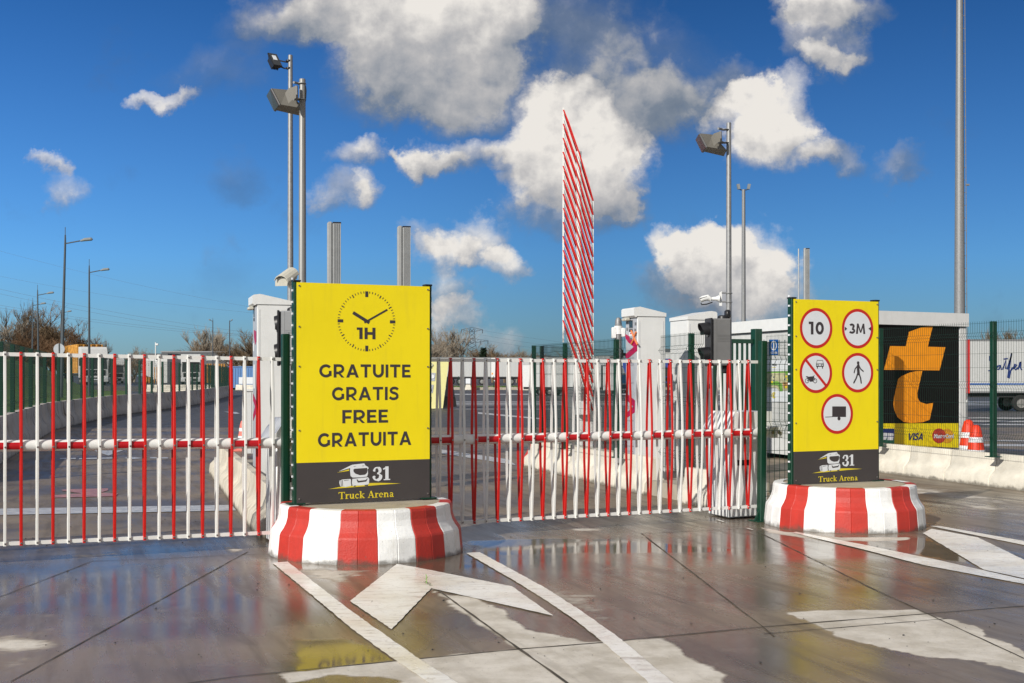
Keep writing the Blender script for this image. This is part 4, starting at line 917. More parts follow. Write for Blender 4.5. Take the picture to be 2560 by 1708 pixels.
# fences standing on the pale rows
fr = [off(G(1300, 1162), .16)] + [off(G(x, y), .16) for x, y in ((1376, 1184.5), (1502, 1217), (1690, 1258.5))]
fA = [Vector((.376, 20.6, 0)), Vector((.845, 19.08, 0)), Vector((1.48, 17.04, 0)), Vector((2.27, 15.0, 0)), Vector((2.75, 13.9, 0))]
fence_row(fA[:3] + [Vector((1.60, 16.72, 0))], .44, 2.10, 'green mesh fence on the pale barriers behind the right boom', r=.0025, w_=.065, posts=(0, 1, 2))
fence_row([Vector((2.06, 16.3, 0)), Vector((2.27, 15.2, 0)), Vector((2.40, 14.85, 0))], .3, 2.12, 'short green mesh fence between the chevron kiosk and the traffic light', r=.0025, w_=.065, posts=(1,))
fence_row([Vector((.52, 20.9, 0)), Vector((1.30, 22.6, 0)), Vector((2.1, 24.6, 0))], .0, 2.1, 'green mesh fence closing the back of the kiosk island', r=.003, posts=(0,), w_=.06)
o = fence_post(2.08, 0, .055).build('fence_post', M_GREEN); o.location = (1.60, 24.0, 0); tag(o, 'lone slim green post right of the raised striped barrier', 'post')
fR = [Vector((4.95, 23.2, 0)), Vector((6.06, 19.75, 0)), Vector((6.88, 17.15, 0)), Vector((7.70, 14.6, 0))]
fence_row(fR, .44, 2.36, 'green mesh fence on the cream barriers in front of the orange emblem', r=.0019, posts=(1, 2, 3), w_=.075)
# ------------------------------------------------------------------ traffic islands
def island(p0, p1, wd, h, name='traffic_island'):
    p0 = Vector(p0); p1 = Vector(p1); mb = MB(); r0 = off(p0, wd); r1 = off(p1, wd)
    lo = [p0, r0, r1, p1]
    mb.hex8([(q.x, q.y, 0.0) for q in lo] + [(q.x, q.y, h) for q in lo]); tag(mb.build(name, M_KIOSKKERB), kind='structure')
island(off(a0, .45) + LD * .9, off(a1, .45) + LD * 1, 1.1, .14)
island(off(G(1310, 1166), .42), off(G(1612, 1238), .42) - LD * .3, 1.3, .14)
island(off(G(1612, 1238), .05) - LD * .05, off(G(1692, 1257), .12) + LD * .02, .5, .2)
# ------------------------------------------------------------------ payment kiosks
RZK = math.atan2(.305, .952)
def make_kiosk(px, Y, d, wd, z0, h, label, flip=False, art=None):
    X = (px - 1280) / F * Y; root = thing('payment_kiosk', label, 'kiosk', (X, Y, z0), RZK, 'white payment kiosks on the islands')
    H = h - z0; f = 1
    def fx(pts): return [(d - x if flip else x, z) for x, z in pts]
    b = MB(); b.box(.0, d, 0, wd, 0, H - .13, b=.006); b.build('cabinet', M_WHITE2, root)
    c = MB(); c.prism(fx([(-.062, H - .03), (-.062, H - .125), (-.03, H - .15), (-.012, H - .135), (d + .008, H - .135), (d + .008, H - .085), (.035, H), (-.045, H - .012)]), -.012, wd + .012); c.build('roof_cap', M_WHITE2, root)
    s = MB(); s.box(*((-.004, d + .004) ), -.002, wd + .002, H - .142, H - .137); s.build('seam', M_BLACK, root)
    q_ = MB(); q_.box(.03, .034, -.003, 0, .1, H - .2); q_.box(d - .034, d - .03, -.003, 0, .1, H - .2); q_.box(.03, d - .03, -.003, 0, .1, .104); q_.build('door_seam', M_PANEL, root)
    q_ = MB(); q_.box(d - .09, d - .05, -.008, 0, H * .52, H * .52 + .07, b=.003); q_.build('door_lock', M_TLDARK, root)
    xf = d + .006 if flip else -.006
    p = MB(); p.box(min(xf, xf * .2 if not flip else d), max(xf, 0 if not flip else d), .02, wd - .02, .12, H - .16); p.build('front_panel', M_PANEL, root)
    if flip:
        t = MB(); t.tube([(d - .12, wd * .1, H - .16), (d + .09, wd * .1, H - .17)], .035, 12); t.build('hood_lamp', M_WHITE2, root)
    else:
        t = MB(); t.box(-.085, -.01, wd * .55, wd * .9, H - .19, H - .15, b=.01); t.build('hood_lamp', M_CAM, root)
    return root
k1 = make_kiosk(643, 15.5, .43, .52, .14, 2.66, 'white payment kiosk with slanting cap left of the clock sign')
k2 = make_kiosk(1594, 16.8, .427, .42, .14, 2.57, 'white payment kiosk with magenta chevrons and orange straps behind the right boom')
k3 = make_kiosk(1720, 18.0, .42, .62, .14, 2.58, 'white payment kiosk partly behind the right traffic light, facing away', flip=True)
def facepoly(root, pts, m, name, y=-.008, corner=None):
    """photo outline laid on a kiosk front (local plane x = 0)"""
    rz = root.rotation_euler.z; n = Vector((-math.cos(rz), -math.sin(rz), 0)); o = Vector((0, 0, HC)); out = []
    for px, py in pts:
        d = Vector(((px - 1280) / F, 1, (HZ - py) / F)); t = (root.location - o).dot(n) / d.dot(n); p = o + d * t - root.location
        out.append((-p.x * math.sin(rz) + p.y * math.cos(rz), p.z))
    mb = MB(); mb.add([(y, a, b) for a, b in out], [tuple(range(len(out)))]); return mb.build(name, m, root)
z4 = lambda pts: [(1500 + x / 6.03, 740 + y / 6.03) for x, y in pts]; z3 = lambda pts: [(1360 + x / 4.612, 760 + y / 4.612) for x, y in pts]
facepoly(k2, z4([(390,575),(440,600),(470,640),(530,675),(566,712),(566,828),(440,938),(388,938),(388,882),(513,768),(432,700),(392,640)]), M_MAG, 'chevron')
facepoly(k2, z3([(958,1030),(1055,1112),(1053,1250),(950,1322),(945,1268),(1035,1182),(958,1110)]), M_MAG, 'chevron', -.0085)
facepoly(k2, z4([(448,367),(500,366),(500,488),(447,490)]), M_GLASS, 'screen', -.009)
facepoly(k2, z4([(447,503),(500,501),(500,540),(447,543)]), M_BLACK, 'card_slot', -.009)
facepoly(k2, z4([(446,550),(498,548),(496,600),(446,605)]), M_SIGNW, 'sticker', -.009)
for q in ([(408,382),(424,382),(424,420),(408,420)], [(532,398),(556,398),(556,444),(532,444)], [(406,478),(428,478),(428,526),(406,526)], [(526,494),(548,494),(548,530),(526,530)], [(522,572),(560,572),(560,600),(522,600)], [(455,630),(490,630),(490,660),(455,660)]):
    facepoly(k2, z4(q), M_TLDARK, 'button', -.0095)
facepoly(k2, z4([(462,560),(480,556),(482,572),(464,578)]), M_MAG, 'sticker_mark', -.0105)
z1_ = lambda pts: [(400 + x / 3.92, 700 + y / 3.92) for x, y in pts]
facepoly(k1, z1_([(922,280),(932,278),(932,365),(922,365)]), M_GLASS, 'screen', -.009)
facepoly(k1, z1_([(922,375),(932,373),(932,405),(922,405)]), M_BLACK, 'card_slot', -.009)
facepoly(k1, z1_([(926,490),(950,505),(950,600),(938,640),(926,560)]), M_MAG, 'chevron')
facepoly(k1, z1_([(918,1110),(953,1200),(953,1290),(918,1385),(918,1320),(936,1240),(918,1180)]), M_MAG, 'chevron', -.0085)
for q in ([(918,620),(932,620),(932,700),(918,700)], [(922,830),(938,830),(938,1065),(922,1065)]): facepoly(k1, z1_(q), M_SIGNW, 'sticker', -.0095)
# orange straps crossed over the kiosk corner
sp_ = MB()
def onk(px, py, dy=-.02):
    rz = k2.rotation_euler.z; n = Vector((-math.cos(rz), -math.sin(rz), 0)); d = Vector(((px - 1280) / F, 1, (HZ - py) / F)); t = (k2.location - Vector((0, 0, HC))).dot(n) / d.dot(n)
    return Vector((0, 0, HC)) + d * t + n * .02
for pts in ([(490,525),(520,600),(545,660),(585,735)], [(562,545),(535,610),(520,670),(490,725)]):
    sp_.tube([onk(*q) for q in z4(pts)], .013, 6)
o = sp_.build('strap', M_STRAP); tag(o, 'orange straps crossed in an X over the front edge of the magenta chevron kiosk', 'strap')
# dome-capped steel post carrying the kiosk clamp
pp = Vector(((1546 - 1280) / F * 17.3, 17.3, .14))
rt = thing('steel_post', 'dome-topped steel post clamped beside the magenta chevron kiosk', 'post', pp)
m_ = MB(); m_.lathe([(.05, 0), (.05, 2.20), (.046, 2.26), (.03, 2.295), (0, 2.305)], n=20); m_.build('pole', M_GALV, rt, True)
m_ = MB(); m_.box(-.10, -.03, -.06, .05, 2.0, 2.16, b=.01); m_.box(.04, .10, -.06, .05, 2.02, 2.15, b=.01); m_.tube([(.08, 0, 2.09), (.22, .02, 2.09)], .03, 12); m_.lathe([(.062, 2.06), (.062, 2.18)], n=20); m_.build('clamp', M_WHITE2, rt, True)
m_ = MB(); m_.box(.03, .07, -.05, .0, 1.72, 1.84, b=.01); m_.tube([(.05, -.03, 1.77), (.19, -.03, 1.77)], .022, 10); m_.build('hinge_arm', M_BLACK, rt, True)
# utility cabinet by kiosk 1
cb = G(610, 1150); rt = thing('utility_cabinet', 'small white utility cabinet with grey door gap left of the first payment kiosk', 'cabinet', (cb.x, cb.y + .2, 0), RZK)
m_ = MB(); m_.box(0, .15, 0, .5, .1, 1.30, b=.01); m_.build('cabinet', M_WHITE2, rt); m_ = MB(); m_.box(-.01, .16, -.02, .52, 1.30, 1.335, b=.006); m_.build('lid', M_WHITE2, rt)
m_ = MB(); m_.box(.098, .104, -.003, 0, .12, 1.28); m_.build('door_gap', M_BLACK, rt)
# ------------------------------------------------------------------ lamp poles, floodlights, cameras, traffic lights
def pole(px, Y, ztop, r0, r1, label, z0=.0, m=M_GALV, name='light_pole'):
    X = (px - 1280) / F * Y; rt = thing(name, label, 'light pole', (X, Y, z0))
    q = MB(); q.lathe([(r0, 0), (r1, ztop - z0 - .01), (r1 * .9, ztop - z0)], n=24); q.build('pole', m, rt, True)
    q = MB(); q.lathe([(r0 * 1.9, 0), (r0 * 1.9, .015), (r0 * 1.15, .03)], n=20); q.build('base_flange', M_GALV, rt, True)
    return rt
def box_cols(c, ax, ay, az, sx, sy, sz, taper=1.0):
    """oriented box; 'taper' scales its back face"""
    P = []
    for zz in (-1, 1):
        for (xx, yy) in ((-1, -1), (1, -1), (1, 1), (-1, 1)):
            k = taper if yy > 0 else 1
            P.append(c + ax * xx * sx / 2 * k + ay * yy * sy / 2 + az * zz * sz / 2 * k)
    return P
pA_ = pole(726, 16.2, 5.93, .050, .030, 'taller thin grey light pole with the small black floodlight')
pB_ = pole(756, 15.2, 5.36, .056, .040, 'thicker grey light pole with the large floodlight, beside the thin one', m=M_POLEGREY)
pC_ = pole(1822, 16.4, 5.06, .044, .032, 'galvanised light pole with a floodlight, holding the right traffic light', z0=.0)
def flood(px, py, Y, wx, ang, tilt, sz, depth, label, pole_px, clampy, big=True):
    """projector: lens faces left and down; ang = turn about vertical"""
    c = PT(px, py, Y); rt = thing('floodlight', label, 'floodlight', c)
    q = Matrix.Rotation(ang, 3, 'Z') @ Matrix.Rotation(tilt, 3, 'X')
    ax, ay, az = q @ Vector((1, 0, 0)), q @ Vector((0, 1, 0)), q @ Vector((0, 0, 1))
    O = Vector((0, 0, 0))
    b = MB(); b.hex8(box_cols(O, ax, ay, az, wx, depth, sz, .78)); b.build('housing', M_CAM if big else M_BLACK, rt)
    g = MB(); g.hex8(box_cols(O - ay * (depth / 2 + .006), ax, ay, az, wx * .94, .012, sz * .94)); g.build('lens', M_LAMPG if big else M_GLASS, rt)
    fr_ = MB(); fr_.hex8(box_cols(O - ay * (depth / 2 - .004), ax, ay, az, wx * 1.03, .02, sz * 1.03)); fr_.build('rim', M_TLDARK if big else M_BLACK, rt)
    if not big:
        for k in range(5): k_ = MB(); k_.hex8(box_cols(O + ay * (depth / 2 + .02) + ax * (k - 2) * wx / 6, ax, ay, az, .01, .05, sz * .7)); k_.build('cooling_fin', M_BLACK, rt)
        g = MB(); g.hex8(box_cols(O - ay * (depth / 2 + .014) + az * sz * .12, ax, ay, az, wx * .42, .006, sz * .36)); g.build('led_module', M_SIGNW, rt)
    br = MB(); pe = PT(pole_px, clampy, Y) - c
    br.tube([ay * depth / 2 + az * sz * .1, ay * (depth * .7) + az * sz * .12 + Vector((.05, 0, .03)), Vector((pe.x - .06, pe.y, pe.z + .03)), pe + Vector((0, 0, .02))], .014 if big else .01, 8)
    br.tube([ay * depth / 2 - az * sz * .1, Vector((pe.x - .06, pe.y, pe.z - .06)), pe - Vector((0, 0, .06))], .012 if big else .009, 8)
    br.build('bracket', M_GALV if big else M_BLACK, rt)
    cl = MB()
    for dz in (.03, -.07): cl.tube([pe + Vector((0, 0, dz)), pe + Vector((0, 0, dz + .02))], .055 if big else .04, 16)
    cl.build('clamp', M_GALV if big else M_BLACK, rt, True)
    return rt
def box_from_px(root, c, Y, quad, ybk, name, m, dz=0):
    """plate whose outline was read in the photo, at distance Y with real thickness"""
    pts = [PT(x, y, Y) - c for x, y in quad]; n = len(pts)
    mb = MB(); mb.add([tuple(p) for p in pts] + [tuple(p + Vector((0, ybk, dz))) for p in pts], [tuple(range(n)), tuple(range(n, 2 * n))[::-1]] + [(i, i + n, (i + 1) % n + n, (i + 1) % n) for i in range(n)])
    return mb.build(name, m, root)
def big_flood(u0, v0, sc_, Y, label):
    """large projector seen from the side and below; outline coordinates from the enlargement of the left one"""
    conv = lambda x, y: (u0 + x * sc_, v0 + y * sc_); c = PT(*conv(600, 1100), Y)
    rt = thing('floodlight', label, 'floodlight', c)
    P = lambda x, y, dy=0: PT(*conv(x, y), Y + dy) - c
    # lens plate (left), body behind it
    A, B, C, D = P(250, 890, -.14), P(170, 1030, .16), P(335, 1368, .16), P(432, 1240, -.14)
    q = MB(); n = (B - A).cross(D - A).normalized()
    if n.x > 0: n = -n
    q.hex8([A, B, C, D, A + n * .02, B + n * .02, C + n * .02, D + n * .02]); q.build('lens', M_LAMPG, rt)
    q = MB(); k = .46; E = [A - n * k + (C - A) * .12, B - n * k + (D - B) * .10, C - n * k, D - n * k]
    E = [P(590, 910, -.02), P(560, 1010, .3), P(880, 1480, .3), P(960, 1320, -.02)]
    q.hex8([A - n * .012, B - n * .012, C - n * .012, D - n * .012] + E); q.build('housing', M_FLOOD, rt)
    q = MB(); q.tube([A, D], .012, 6); q.tube([D, C], .012, 6)
    for t in (): q.hex8([A - n * t * .6 + (B - A) * -.02, A - n * t * .6 + (D - A) * 1.02 - (B - A) * .02, A - n * (t * .6 + .02) + (D - A) * 1.02 - (B - A) * .02, A - n * (t * .6 + .02) - (B - A) * .02] + [A - n * t * .6 - (B - A) * .06, A - n * t * .6 + (D - A) * 1.02 - (B - A) * .06, A - n * (t * .6 + .02) + (D - A) * 1.02 - (B - A) * .06, A - n * (t * .6 + .02) - (B - A) * .06])
    q.build('rim', M_TLDARK, rt)
    q = MB(); pl = [(545, 985), (620, 880), (785, 830), (785, 1090), (700, 1130), (620, 1210)]
    q.add([tuple(P(x, y, -.24)) for x, y in pl] + [tuple(P(x, y, -.21)) for x, y in pl], [tuple(range(6)), tuple(range(6, 12))[::-1]] + [(i, i + 6, (i + 1) % 6 + 6, (i + 1) % 6) for i in range(6)]); q.build('side_plate', M_FLOOD, rt)
    q = MB(); q.tube([P(790, 830, -.1), P(800, 1110, -.1)], .02, 8); q.tube([P(735, 750, -.1), P(850, 775, 0)], .016, 8); q.tube([P(735, 1110, -.1), P(850, 1120, 0)], .02, 8); q.build('bracket', M_GALV, rt)
    q = MB()
    for y in (775, 1120): a_, b_ = P(905, y, .0), P(905, y + 12, .0); q.tube([a_, b_], .06, 20)
    q.build('clamp', M_GALV, rt, True)
    q = MB(); q.tube([P(985, 820), P(1000, 920), P(995, 1060), P(980, 1190)], .009, 6); q.tube([P(620, 1190, -.17), P(630, 1080, -.17), P(690, 980, -.17)], .006, 6); q.build('cable', M_BLACK, rt)
    return rt
big_flood(650, 120, 1 / 8.714, 15.2, 'large grey floodlight clamped near the top of the thicker left pole')
# the right one is smaller: same make, mapped onto its own outline
big_flood(1742 - 170 * .0975, 332 - 890 * .0925, .0955, 16.4, 'large grey floodlight clamped near the top of the right pole')
flood(686, 154, 16.2, .13, R(38), R(-40), .26, .05, 'small black floodlight tilted on the tall thin pole', 722, 160, big=False)
# cameras
def cctv_hooded():
    Y = 15.6; c = PT(720, 712, Y); rt = thing('security_camera', 'cream hooded security camera on a wall arm beside the clock sign', 'camera', c)
    z = lambda x, y, dy=0: PT(660 + x / 9.8, 640 + y / 9.8, Y + dy) - c
    # body: end face (right) swept to the lower left
    e = [(520,450),(570,370),(680,345),(780,390),(822,470),(812,555),(520,560)]; sh = Vector(((-195) / 9.8 / F * Y, -.14, -200 / 9.8 / F * Y))
    P = [z(x, y) for x, y in e]; n = len(P); q = MB(); q.add([tuple(p) for p in P] + [tuple(p + sh) for p in P], [tuple(range(n)), tuple(range(n, 2 * n))[::-1]] + [(i, i + n, (i + 1) % n + n, (i + 1) % n) for i in range(n)]); q.build('housing', M_CAM, rt)
    h = [(515,400),(560,320),(620,285),(700,278),(770,310),(830,370),(852,440)]; q = MB(); a = [z(x, y, -.03) for x, y in h]; b = [p + sh * 1.08 for p in a]; k = len(a)
    a2 = [p + Vector((0, 0, -.012)) for p in a]; b2 = [p + Vector((0, 0, -.012)) for p in b]
    q.add([tuple(p) for p in a + b + a2 + b2], [(i, i + 1, k + i + 1, k + i) for i in range(k - 1)] + [(2 * k + i, 2 * k + i + 1, 3 * k + i + 1, 3 * k + i) for i in range(k - 1)] + [(i, i + 1, 2 * k + i + 1, 2 * k + i) for i in range(k - 1)] + [(k + i, k + i + 1, 3 * k + i + 1, 3 * k + i) for i in range(k - 1)] + [(0, k, 3 * k, 2 * k), (k - 1, 2 * k - 1, 4 * k - 1, 3 * k - 1)]); q.build('sun_hood', M_CAM, rt)
    q = MB(); q.tube([z(620, 590), z(620, 720), z(640, 745), z(740, 735)], .032, 12); q.tube([z(735, 735), z(830, 735)], .026, 12); q.build('arm', M_WHITE2, rt, True)
    q = MB(); q.tube([z(745, 600), z(745, 860)], .02, 8); q.hex8([z(735,590),z(835,600),z(845,860),z(740,855),z(735,590,.03),z(835,600,.03),z(845,860,.03),z(740,855,.03)]); q.build('wall_plate', M_WHITE2, rt)
cctv_hooded()
def cctv_bullet():
    Y = 16.4; c = PT(1785, 755, Y); rt = thing('security_camera', 'small white bullet camera strapped to the right light pole', 'camera', c)
    z = lambda x, y, dy=0: PT(1740 + x / 11.2, 720 + y / 11.2, Y + dy) - c
    q = MB(); q.tube([z(120, 340), z(200, 300), z(330, 270), z(420, 330)], [.034, .04, .042, .03], 16); q.build('housing', M_WHITE2, rt, True)
    q = MB(); q.hex8([z(100,290,-.05),z(300,240,-.05),z(300,225,-.05),z(110,270,-.05),z(100,290,.05),z(300,240,.05),z(300,225,.05),z(110,270,.05)]); q.build('sun_hood', M_WHITE2, rt)
    q = MB(); q.tube([z(140, 420), z(160, 470), z(300, 455), z(460, 400)], .008, 6); q.build('lower_trim', M_BLACK, rt)
    q = MB(); q.tube([z(410, 310), z(560, 300), z(650, 300)], [.022, .028, .05], 12); q.build('arm', M_WHITE2, rt, True)
    q = MB(); q.hex8([z(650,130),z(728,90),z(728,500),z(650,500),z(650,130,.08),z(728,90,.08),z(728,500,.08),z(650,500,.08)]); q.build('wall_plate', M_WHITE2, rt)
    q = MB()
    for y in (140, 390): q.tube([z(915, y), z(915, y + 22)], .05, 20); q.tube([z(720, y), z(915, y)], .01, 6)
    q.build('pole_strap', M_GALV, rt, True)
cctv_bullet()
def traffic_light(x0, x1, y0, y1, Y, label, dark, vis=.125):
    """side view: the lamps look along the lane to the left; local -x is the face"""
    c = PT((x0 + x1) / 2, y1, Y); wd = (x1 - x0) / F * Y * 1.06; h = (y1 - y0) / F * Y
    rt = thing('traffic_light', label, 'traffic light', c, R(8))
    q = MB(); q.box(-wd / 2 + .03, wd / 2, -.11, .11, 0, h, b=.018)
    for k in range(5): z = h * .52 + k * .02; q.box(-wd / 2 + .1, wd / 2 - .02, -.114, -.109, z, z + .006)
    q.box(-wd / 2 + .085, -wd / 2 + .09, -.113, -.105, 0.01, h - .01)
    q.build('housing', dark, rt)
    q = MB(); q.box(-wd / 2, -wd / 2 + .028, -.135, .135, -.005, h + .005, b=.006); q.build('backplate', M_BLACK, rt)
    for z in (h * .76, h * .24):
        q = MB(); n = 16; r = h * .165; ln = vis; vs = []; fs = []
        for i in range(n + 1):
            a = R(-35 + 250 * i / n); L2 = ln * (.62 + .38 * max(0, math.sin(a)) ** .5)
            for rr in (r, r - .006):
                vs += [(-wd / 2, rr * math.cos(a), z + rr * math.sin(a)), (-wd / 2 - L2, rr * .92 * math.cos(a), z + rr * .96 * math.sin(a) - .01)]
        for i in range(n):
            a_, b_ = 4 * i, 4 * (i + 1); fs += [(a_, b_, b_ + 1, a_ + 1), (a_ + 2, a_ + 3, b_ + 3, b_ + 2), (a_ + 1, b_ + 1, b_ + 3, a_ + 3)]
        q.add(vs, fs); q.build('visor', M_BLACK, rt, True)
        q = MB(); q.tube([(-wd / 2 - .012, 0, z), (-wd / 2 - .002, 0, z)], r * .93, 20); q.build('lens', M_GLASS, rt)
    q = MB(); q.lathe([(.075, h), (.07, h + .03), (.05, h + .045), (0, h + .047)], c=(.06, 0, 0), n=16); q.box(.09, .16, -.05, .05, h, h + .12, b=.02); q.build('top_mount', M_BLACK, rt, True)
    q = MB(); q.box(.05, .15, -.04, .04, -.10, 0, b=.02); q.build('lower_mount', M_BLACK, rt)
    return rt
traffic_light(696, 744, 778, 914, 15.0, 'grey two-lamp traffic light seen from its side at the left edge of the clock sign', M_TLGREY, .045)
traffic_light(1770, 1822, 797, 915, 16.0, 'grey two-lamp traffic light with black visors on the right pole', M_TLDARK)
# small plate bracket on the pole below the boom (right)
rt = thing('button_box', 'white push-button box on an arm at the right light pole', 'box', (PT(1776, 1105, 15.6)))
q = MB(); q.box(-.06, .09, -.04, .06, -.08, .14, b=.01); q.build('box', M_WHITE2, rt); q = MB(); q.tube([(-.02, 0, -.18), (.26, 0, -.18)], .02, 10); q.tube([(0, 0, -.08), (0, 0, -.18)], .02, 8); q.build('arm', M_WHITE2, rt); q = MB(); q.tube([(.2, -.01, -.18), (.2, .03, -.18)], .055, 16); q.build('collar', M_BLACK, rt)
# ------------------------------------------------------------------ profile masts
def profile_mast(px0, px1, ytop, Y, label, m=M_ALU):
    wd = (px1 - px0) / F * Y; X = ((px0 + px1) / 2 - 1280) / F * Y; zt_ = HC + (HZ - ytop) / F * Y
    rt = thing('profile_mast', label, 'mast', (X, Y, 0), R(8), 'ribbed aluminium masts')
    q = MB(); q.box(-wd / 2, -wd * .08, -wd * .3, wd * .3, 0, zt_ + .02, b=wd * .12); q.box(-wd * .08, wd * .5, -wd * .22, wd * .3, 0, zt_ - .01)
    for k in range(4): x = -wd * .02 + k * wd * .15; q.box(x, x + wd * .06, -wd * .30, -wd * .22, 0, zt_ - .012)
    q.build('profile', m, rt); q = MB(); q.box(-wd * .1, wd * .52, -wd * .24, wd * .32, zt_ - .01, zt_ + .015); q.build('cap', M_BLACK, rt)
    q = MB(); q.box(-wd * .9, wd * .9, -wd * .8, wd * .8, 0, .02); q.build('base_plate', M_GALV, rt)
profile_mast(818, 852, 558, 22, 'ribbed aluminium mast rising behind the clock sign, left one of the pair')
profile_mast(993, 1026, 568, 22.8, 'ribbed aluminium mast rising behind the clock sign, right one of the pair')
profile_mast(2009, 2023, 622, 36, 'slim ribbed aluminium mast behind the traffic symbol sign')
rt = thing('antenna_pole', 'very thin pale pole just left of the slim mast behind the right sign', 'pole', ((1996.5 - 1280) / F * 36, 36, 0)); q = MB(); q.lathe([(.022, 0), (.02, 1.6 + 318 / F * 36)], n=8); q.build('pole', M_ALU, rt)
# ------------------------------------------------------------------ raised barrier
def raised():
    Y = 21.5; X = (1447 - 1280) / F * Y
    rt = thing('boom_barrier', 'raised boom barrier standing upright with its red and white skirt folded', 'boom barrier', (X, Y, 0), R(6))
    b = MB(); b.tube([(0, 0, 1.1), (0, 0, 5.62)], .048, 20); b.build('boom', M_WHITE, rt, True)
    def pk(m, w2=.012):
        p = MB(); pts = [(-.282, 0, .80), (-.20, .05, .57), (0, .058, 0), (.19, .05, -.62), (.255, 0, -.82)]
        for s in (-1, 1):
            vs = []
            for i, (x, y, z) in enumerate(pts):
                vs += [(x - w2, s * (y + .004), z), (x + w2, s * (y + .004), z), (x + w2, s * (y + .011), z), (x - w2, s * (y + .011), z)]
            fs = [(4 * i + j, 4 * i + (j + 1) % 4, 4 * i + 4 + (j + 1) % 4, 4 * i + 4 + j) for i in range(4) for j in range(4)] + [(0, 1, 2, 3), (16, 17, 18, 19)]
            p.add(vs, fs)
        return p.build('picket', m, rt)
    A = pk(M_RED, .013); B = pk(M_WHITE, .0035); z = 5.56; i = 0; ua = ub = False
    while z > 1.55:
        if i % 2 == 0: o = A if not ua else A.copy(); ua_ = ua; ua = True; new = ua_
        else: o = B if not ub else B.copy(); ub_ = ub; ub = True; new = ub_
        if new: COL.objects.link(o)
        o.location = (random.uniform(-.004, .004), 0, z); z -= .1255; i += 1
    q = MB(); q.box(-.297, -.268, -.006, .008, 2.2, 6.4); q.build('left_rail', M_WHITE, rt); q = MB(); q.box(.242, .268, -.006, .008, 1.35, 4.78); q.build('right_rail', M_WHITE, rt)
    h = MB(); h.box(-.20, .28, .10, .50, .02, 1.38, b=.015); h.build('housing', M_WHITE2, rt); h = MB(); h.box(-.05, .2, -.08, .12, .9, 1.15, b=.01); h.build('boom_bracket', M_WHITE2, rt)
raised()
rt = thing('utility_cabinet', 'low pale box standing right of the raised barrier housing', 'cabinet', (PT(1496, 1100, 22).x, 22, 0), R(6)); q = MB(); q.box(-.1, .08, 0, .3, 0, 1.05, b=.04); q.build('cabinet', M_WHITE2, rt)
